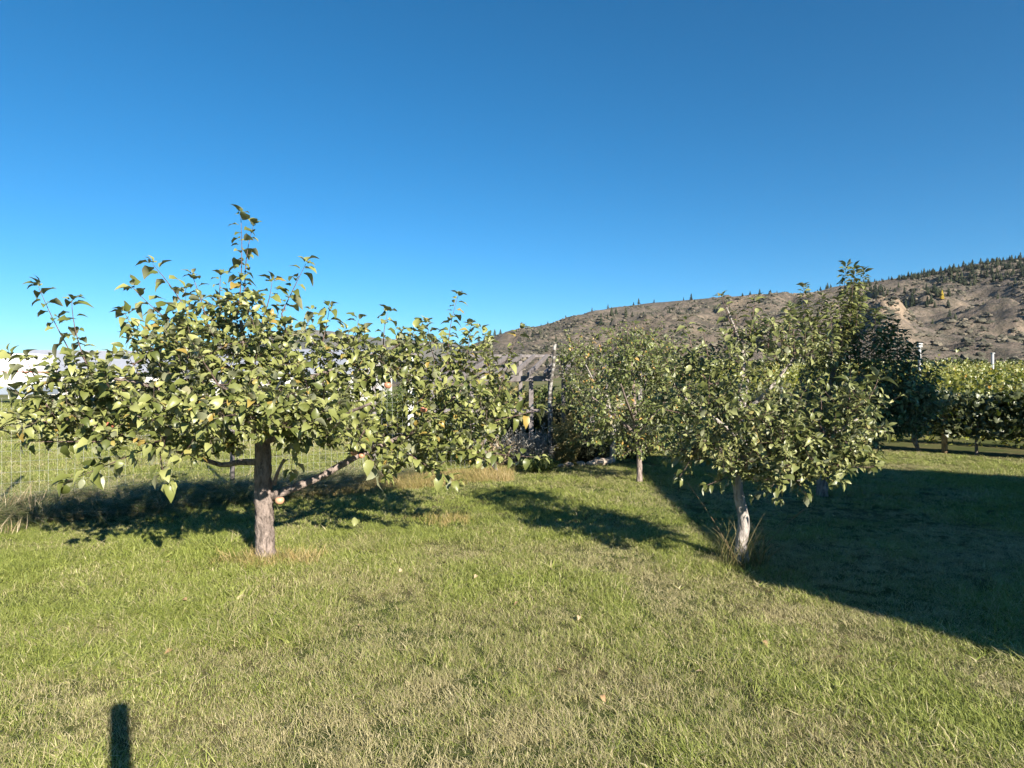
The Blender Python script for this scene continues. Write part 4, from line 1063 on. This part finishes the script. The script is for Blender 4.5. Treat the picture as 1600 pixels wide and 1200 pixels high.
# dark hedge line closing the vineyard
hp = proto("hedge_clump", vine_leaves("hedge_clump", rng.normal(0, 1, (60, 3)) * np.array([1.0, 0.5, 0.55]), 0.5, M['leaf_vine'], 0.3))
hx = rng.uniform(40, 260, 900); hy = 168 + rng.normal(0, 2, 900); hz = terr(hx, hy) + 1.4 + rng.random(900) * 1.6
scatter("hedge_line", np.stack([hx, hy, hz], 1), np.stack([np.zeros(900), np.zeros(900), rng.random(900) * 6.28], 1), 0.8 + 0.6 * rng.random(900), np.zeros(900, int), [hp], None, "low dark green hedge closing the far side of the vineyard", category="hedge")
for (px, top, bot, d, r_, lab, lamp) in [(1437, 540, 585, 34.0, 0.075, "thick white pole with a short head in the vineyard behind the shooted tree", True), (1551, 552, 580, 60.0, 0.12, "slim plain white pole standing in the vineyard near the right edge", False)]:
    b = np.array([(px - 800) / 1000 * d, d, 0]); b[2] = float(terr(b[0], b[1])) ; zt = CAM_H + (600 - top) / 1000 * d
    root = obj("vineyard_pole", None, loc=b, label=lab, category="pole")
    m = MB(); m.tube([(0, 0, -0.1), (0, 0, zt - b[2])], [r_, r_ * 0.9], 10); obj("shaft", m.mesh("shaft", M['pole_paint'], True), root)
    m = MB(); m.box((0, 0, zt - b[2] + (0.02 if lamp else 0)), (r_ * 2.9 if lamp else r_ * 2.1, r_ * 2.5, r_ * 3.0 if lamp else .1)); obj("head", m.bevel_mesh("head", M['pole_paint'], 0.02), root)

# ------------------------------------------------------------------ trees and brush on the hill
def hill_at(u, tt):
    x_, y_, z_, _ = hill(np.array([u]), np.array([tt])); return np.array([x_[0], y_[0], z_[0]])
t = NT("conifer_needles")
rnd = t.n("ShaderNodeObjectInfo").outputs['Random']
con = t.done(t.bsdf(t.ramp(rnd, [(0.0, (0.022, 0.030, 0.018)), (0.6, (0.04, 0.05, 0.028)), (1.0, (0.07, 0.075, 0.04))]), 0.9, 0.1))
def conifer_mesh(seed, slim, layers=8):
    r_ = np.random.default_rng(seed); V = []; F = []; c = 0
    v, f = tube_geo([(0, 0, -0.5), (0, 0, 0.5), (0, 0, 0.96)], [0.028, 0.02, 0.004], 5); V += list(v); F += list(f); c = len(V)
    for l in range(layers):
        q = l / layers; z0 = 0.10 + 0.80 * q; rad = slim * (1 - q) ** 0.8 * (0.8 + 0.4 * r_.random()); nb = 9
        a0 = r_.random() * 6.28
        for k in range(nb):
            a = a0 + 6.283 * k / nb + r_.normal(0, .2); rr = rad * (0.55 + 0.7 * r_.random())
            dirv = np.array([math.cos(a), math.sin(a), 0]); sd = np.array([-math.sin(a), math.cos(a), 0])
            p0 = np.array([0, 0, z0 + 0.09]); tip = dirv * rr + [0, 0, z0 - 0.035 + r_.normal(0, .015)]
            mid = dirv * rr * 0.55 + [0, 0, z0 + 0.03]
            V += [p0, mid + sd * rr * 0.42, tip, mid - sd * rr * 0.42, mid + [0, 0, 0.03]]
            F += [(c, c + 1, c + 4), (c + 1, c + 2, c + 4), (c + 2, c + 3, c + 4), (c + 3, c, c + 4)]; c += 5
    return mesh_np("conifer", V, F, [con])
CM = [conifer_mesh(s, w) for s, w in ((1, .26), (2, .30), (3, .36), (4, .28))]
def place_conifer(u, tt, h, lab, grp, mi=None, mat=None):
    p = hill_at(u, tt)
    o = obj("conifer", CM[random.randrange(4)] if mi is None else mi, loc=p, label=lab, category="conifer", group=grp)
    o.scale = (h * random.uniform(.85, 1.15),) * 2 + (h,); o.rotation_euler = (0, 0, random.uniform(0, 6.28))
# along the skyline, left to right
for (px, h) in [(748, 17), (758, 16), (766, 20), (773, 18), (782, 14), (856, 8), (884, 10), (925, 12), (950, 11), (990, 9), (998, 15), (1022, 9), (1068, 8), (1080, 16), (1131, 8), (1160, 8), (1172, 9), (1187, 12), (1202, 8), (1214, 9), (1226, 9)]:
    place_conifer((px - 800) / 1000, 0.985 + 0.015 * random.random(), h, "single small dark conifer standing on the hill's left skyline", "conifers along the left skyline")
px = 1234.0
while px < 1640:
    place_conifer((px - 800) / 1000, 0.955 + 0.045 * random.random(), random.choice((5, 6, 7, 8, 8, 9, 10, 13)), "small dark conifer in the row along the hill's right skyline", "conifers along the right skyline")
    px += random.choice((0.8, 1.5, 2, 3, 4, 6, 9)) * (1.0 if px > 1330 else 1.5)
for k in range(46):      # scattered on the slope
    place_conifer(random.uniform(0.0, 0.85), random.uniform(0.3, 0.93), random.uniform(7, 14), "lone dark conifer scattered on the brown hillside", "conifers scattered over the hillside")
for (cu, ct, su, st_, n, lab, grp) in [(0.665, 0.62, .016, .03, 24, "dark conifer in the small grove round the yellow tree on the hill", "conifers of the small hillside grove"),
                                       (0.71, 0.86, .03, .04, 40, "dark conifer in the wide grove below the right skyline", "conifers of the wide hillside grove"), (0.77, 0.80, .035, .06, 30, "dark conifer in the upper right hillside wood", "conifers of the upper right wood"),
                                       (0.60, 0.60, .015, .03, 12, "dark conifer in the loose group left of the hillside grove", "conifers of the loose hillside group"), (0.20, 0.72, .03, .04, 18, "dark conifer in the stand on the left part of the hill", "conifers of the left hillside stand")]:
    for k in range(n):
        place_conifer(random.gauss(cu, su), min(0.97, random.gauss(ct, st_)), random.uniform(9, 18), lab, grp)
n = 900
fu = rng.uniform(0.52, 0.90, n); ft = rng.uniform(0.68, 0.99, n)
kp = fbm(fu * 22, ft * 9, 151, 3) + 0.5 * (fu - 0.72) + 0.35 * (ft - 0.86) > 0.52
fu = fu[kp]; ft = ft[kp]; n = len(fu); qx, qy, qz, _ = hill(fu, ft)
scatter("hillside_forest", np.stack([qx, qy, qz], 1), np.stack([np.zeros(n), np.zeros(n), rng.random(n) * 6.28], 1), 6 + 7 * rng.random(n), rng.integers(0, 4, n), [proto("forest_conifer_%d" % k, CM[k]) for k in range(4)], None, "dark conifer wood thickening towards the upper right of the hill", category="forest")
t = NT("yellow_foliage"); ym = t.done(t.bsdf((0.42, 0.30, 0.04), 0.8, 0.1))
p = hill_at(0.672, 0.60)
yme = CM[2].copy(); yme.materials.clear(); yme.materials.append(ym)
o = obj("yellow_tree", yme, loc=p, label="single bright yellow tree at the edge of the hillside grove", category="tree"); o.scale = (11, 11, 15)
t = NT("sage_brush")
rnd = t.n("ShaderNodeObjectInfo").outputs['Random']
sage = t.done(t.bsdf(t.ramp(rnd, [(0.0, (0.035, 0.038, 0.028)), (0.5, (0.085, 0.080, 0.060)), (1.0, (0.17, 0.145, 0.11))]), 0.95, 0.05))
def bush_proto(k):
    import bmesh
    bm = bmesh.new(); bmesh.ops.create_icosphere(bm, subdivisions=2, radius=1.0); r_ = np.random.default_rng(k + 5)
    for v in bm.verts: v.co *= 0.6 + 0.7 * r_.random(); v.co.z = max(v.co.z * 0.7, -0.2)
    me = bpy.data.meshes.new("sage_bush"); bm.to_mesh(me); bm.free(); me.materials.append(sage)
    return proto(f"sage_bush_{k}", me)
n = 24000
bu = rng.uniform(-0.08, 0.9, n); bt = 0.03 + 0.95 * rng.random(n) ** 0.8
dens = fbm(bu * 26, bt * 14, 131, 4); kp = dens > 0.47
bu = bu[kp]; bt = bt[kp]; n = len(bu)
bx, by, bz, _ = hill(bu, bt)
scatter("hillside_brush", np.stack([bx, by, bz], 1), np.stack([np.zeros(n), np.zeros(n), rng.random(n) * 6.28], 1), (0.7 + 2.6 * rng.random(n) ** 2.5) * (1 + 0.4 * sstep(0.56, 0.68, dens[kp])), rng.integers(0, 3, n), [bush_proto(k) for k in range(3)], None, "low grey brown sagebrush dotted over the dry hillside", category="brush")

# ------------------------------------------------------------------ trailer and house across the field on the left
root = obj("travel_trailer", None, loc=(-36.0, 46.0, 0.0), label="white travel trailer with grey lower band at the far left", category="trailer")
def tp_(name, build, mat, bev=0.0):
    m = MB(); build(m); obj(name, m.bevel_mesh(name, mat, bev) if bev else m.mesh(name, mat), root)
tp_("body", lambda m: m.box((-2.2, 0, 2.1), (9.4, 2.5, 2.9)), M['white_paint'], 0.22)
tp_("roof_trim", lambda m: m.box((-2.2, 0, 3.38), (9.2, 2.56, 0.07)), M['grey_band'])
tp_("lower_band", lambda m: m.box((-2.2, 0, 0.93), (9.44, 2.54, 0.55)), M['grey_band'], 0.03)
tp_("stripe", lambda m: m.box((-2.2, 0, 2.25), (9.42, 2.53, 0.07)), M['red_band'])
tp_("stripe", lambda m: m.box((-2.2, 0, 1.55), (9.42, 2.53, 0.05)), M['grey_band'])
for x0 in (-5.6, -3.4):
    tp_("window", lambda m: m.box((x0, -1.25, 2.65), (1.0, 0.08, 0.6)), M['glass'], 0.02)
for x0 in (-3.2, -2.2):
    tp_("wheel", lambda m: m.tube([(x0, -1.27, 0.36), (x0, -1.0, 0.36)], 0.36, 16), M['dark_metal'])
tp_("hitch", lambda m: m.bar((2.4, 0, 0.6), (3.6, 0, 0.55), 0.12, 0.1), M['dark_metal'])

def house(label, loc, L, W, wall_h, rise, rz, wall_m, roof_m):
    root = obj("house", None, loc=loc, label=label, category="house"); root.rotation_euler = (0, 0, rz)
    l, w = L / 2, W / 2
    V = [(-l, -w, 0), (l, -w, 0), (l, w, 0), (-l, w, 0), (-l, -w, wall_h), (l, -w, wall_h), (l, w, wall_h), (-l, w, wall_h), (-l, 0, wall_h + rise), (l, 0, wall_h + rise)]
    obj("wall", mesh_np("wall", V, [(0, 1, 5, 4), (2, 3, 7, 6), (1, 2, 6, 9, 5), (3, 0, 4, 8, 7)], [wall_m]), root)
    s = rise / w; m = MB()
    for sg in (-1, 1):
        e = np.array([[-l - .4, sg * (w + .45), wall_h - .45 * s + .02], [l + .4, sg * (w + .45), wall_h - .45 * s + .02], [l + .4, 0, wall_h + rise + .02], [-l - .4, 0, wall_h + rise + .02]])
        v = np.vstack([e, e + [0, 0, .14]]); m.add(v, [(0, 1, 2, 3), (4, 7, 6, 5), (0, 4, 5, 1), (1, 5, 6, 2), (2, 6, 7, 3), (3, 7, 4, 0)])
    obj("roof", m.mesh("roof", roof_m), root)
    for x0 in np.linspace(-l * .65, l * .65, 3):
        m = MB(); m.box((x0, -w - .02, wall_h * .58), (1.3, .08, 1.1)); f_ = obj("window", m.mesh("window", M['white_paint']), root)
        m = MB(); m.box((x0, -w - .05, wall_h * .58), (1.1, .06, .9)); obj("pane", m.mesh("pane", M['glass']), f_)
house("low pale house with a grey metal roof behind the broad tree on the left", (-42.0, 66.0, 0), 13, 9, 2.5, 2.2, R(12), M['siding_pale'], M['roof_grey'])
house("second grey roofed building seen between the broad tree's leaves", (-19.0, 58.0, 0), 14, 9, 2.4, 2.0, R(-6), M['siding_pale'], M['roof_grey'])

# ------------------------------------------------------------------ the house behind the camera whose shadow covers the right-hand lawn
c_ = 1 / math.tan(R(SUN_EL))
def caster(sx, sy, h): return np.array([sx + SX * c_ * h, sy + SY * c_ * h])
Np = caster(1.66, 4.60, 4.0); Rp = caster(2.1, 12.8, 6.0)
vv = Rp - Np; vl = np.linalg.norm(vv); vv = vv / vl; uu = np.array([vv[1], -vv[0]])
LEN = 24.0
root = obj("brown_house", None, loc=(Np[0], Np[1], 0), label="brown sided house behind the camera whose shadow falls over the right lawn", category="house")
def hp3(a, b, z): q = uu * a + vv * b; return (q[0], q[1], z)
V = [hp3(.03, .03, 0), hp3(LEN, .03, 0), hp3(LEN, vl - .1, 0), hp3(.03, vl - .1, 0), hp3(.03, .03, 3.9), hp3(LEN, .03, 3.9), hp3(LEN, vl - .1, 5.8), hp3(.03, vl - .1, 5.8)]
obj("wall", mesh_np("wall", V, [(0, 1, 5, 4), (1, 2, 6, 5), (2, 3, 7, 6), (3, 0, 4, 7)], [M['siding']]), root)
V = [hp3(0, 0, 3.88), hp3(LEN + .3, 0, 3.88), hp3(LEN + .3, vl, 5.88), hp3(0, vl, 5.88), hp3(0, 0, 4.0), hp3(LEN + .3, 0, 4.0), hp3(LEN + .3, vl, 6.0), hp3(0, vl, 6.0)]
obj("roof", mesh_np("roof", V, [(3, 2, 1, 0), (4, 5, 6, 7), (0, 1, 5, 4), (1, 2, 6, 5), (2, 3, 7, 6), (3, 0, 4, 7)], [M['roof_grey']]), root)
for b_ in (1.4, 3.6):
    q = hp3(.01, b_, 1.6); m = MB(); m.box(q, (0.10, 1.3, 1.2), rz=math.atan2(uu[1], uu[0])); w_ = obj("window", m.mesh("window", M['white_paint']), root)
    q = hp3(-.02, b_, 1.6); m = MB(); m.box(q, (0.10, 1.1, 1.0), rz=math.atan2(uu[1], uu[0])); obj("pane", m.mesh("pane", M['glass']), w_)

# narrow stand-in added unseen behind the camera to throw the small lower left shadow
q = np.array([(186 - 800) / 1000 * 2.79, 2.79]); q = caster(q[0], q[1], 1.62)
m = MB(); m.box((0, 0, 0.78), (0.058, 0.058, 1.68)); obj("shadow_stand_in", m.bevel_mesh("shadow_stand_in", M['wood_grey'], 0.004), loc=(q[0], q[1], 0), label="narrow square stand-in added unseen just behind the camera to cast the small lower left shadow", category="post")
print("post", q)

# ------------------------------------------------------------------ haze
HAZE = 2.2e-5
if HAZE:
    m = MB(); m.box((0, 0, 322), (16000, 16000, 656))
    me = m.mesh("haze", None) if False else mesh_np("haze", np.concatenate(m.v), m.f)
    hmts = bpy.data.materials.new("haze_air"); hmts.use_nodes = True
    nt = hmts.node_tree; nt.nodes.clear()
    vo = nt.nodes.new("ShaderNodeVolumePrincipled"); vo.inputs['Color'].default_value = (0.72, 0.85, 1.0, 1); vo.inputs['Density'].default_value = HAZE; vo.inputs['Anisotropy'].default_value = 0.2
    oo = nt.nodes.new("ShaderNodeOutputMaterial"); nt.links.new(vo.outputs[0], oo.inputs['Volume'])
    me.materials.append(hmts)
    obj("haze", me, kind="stuff", label="thin pale blue air between the lawn and the far hills")
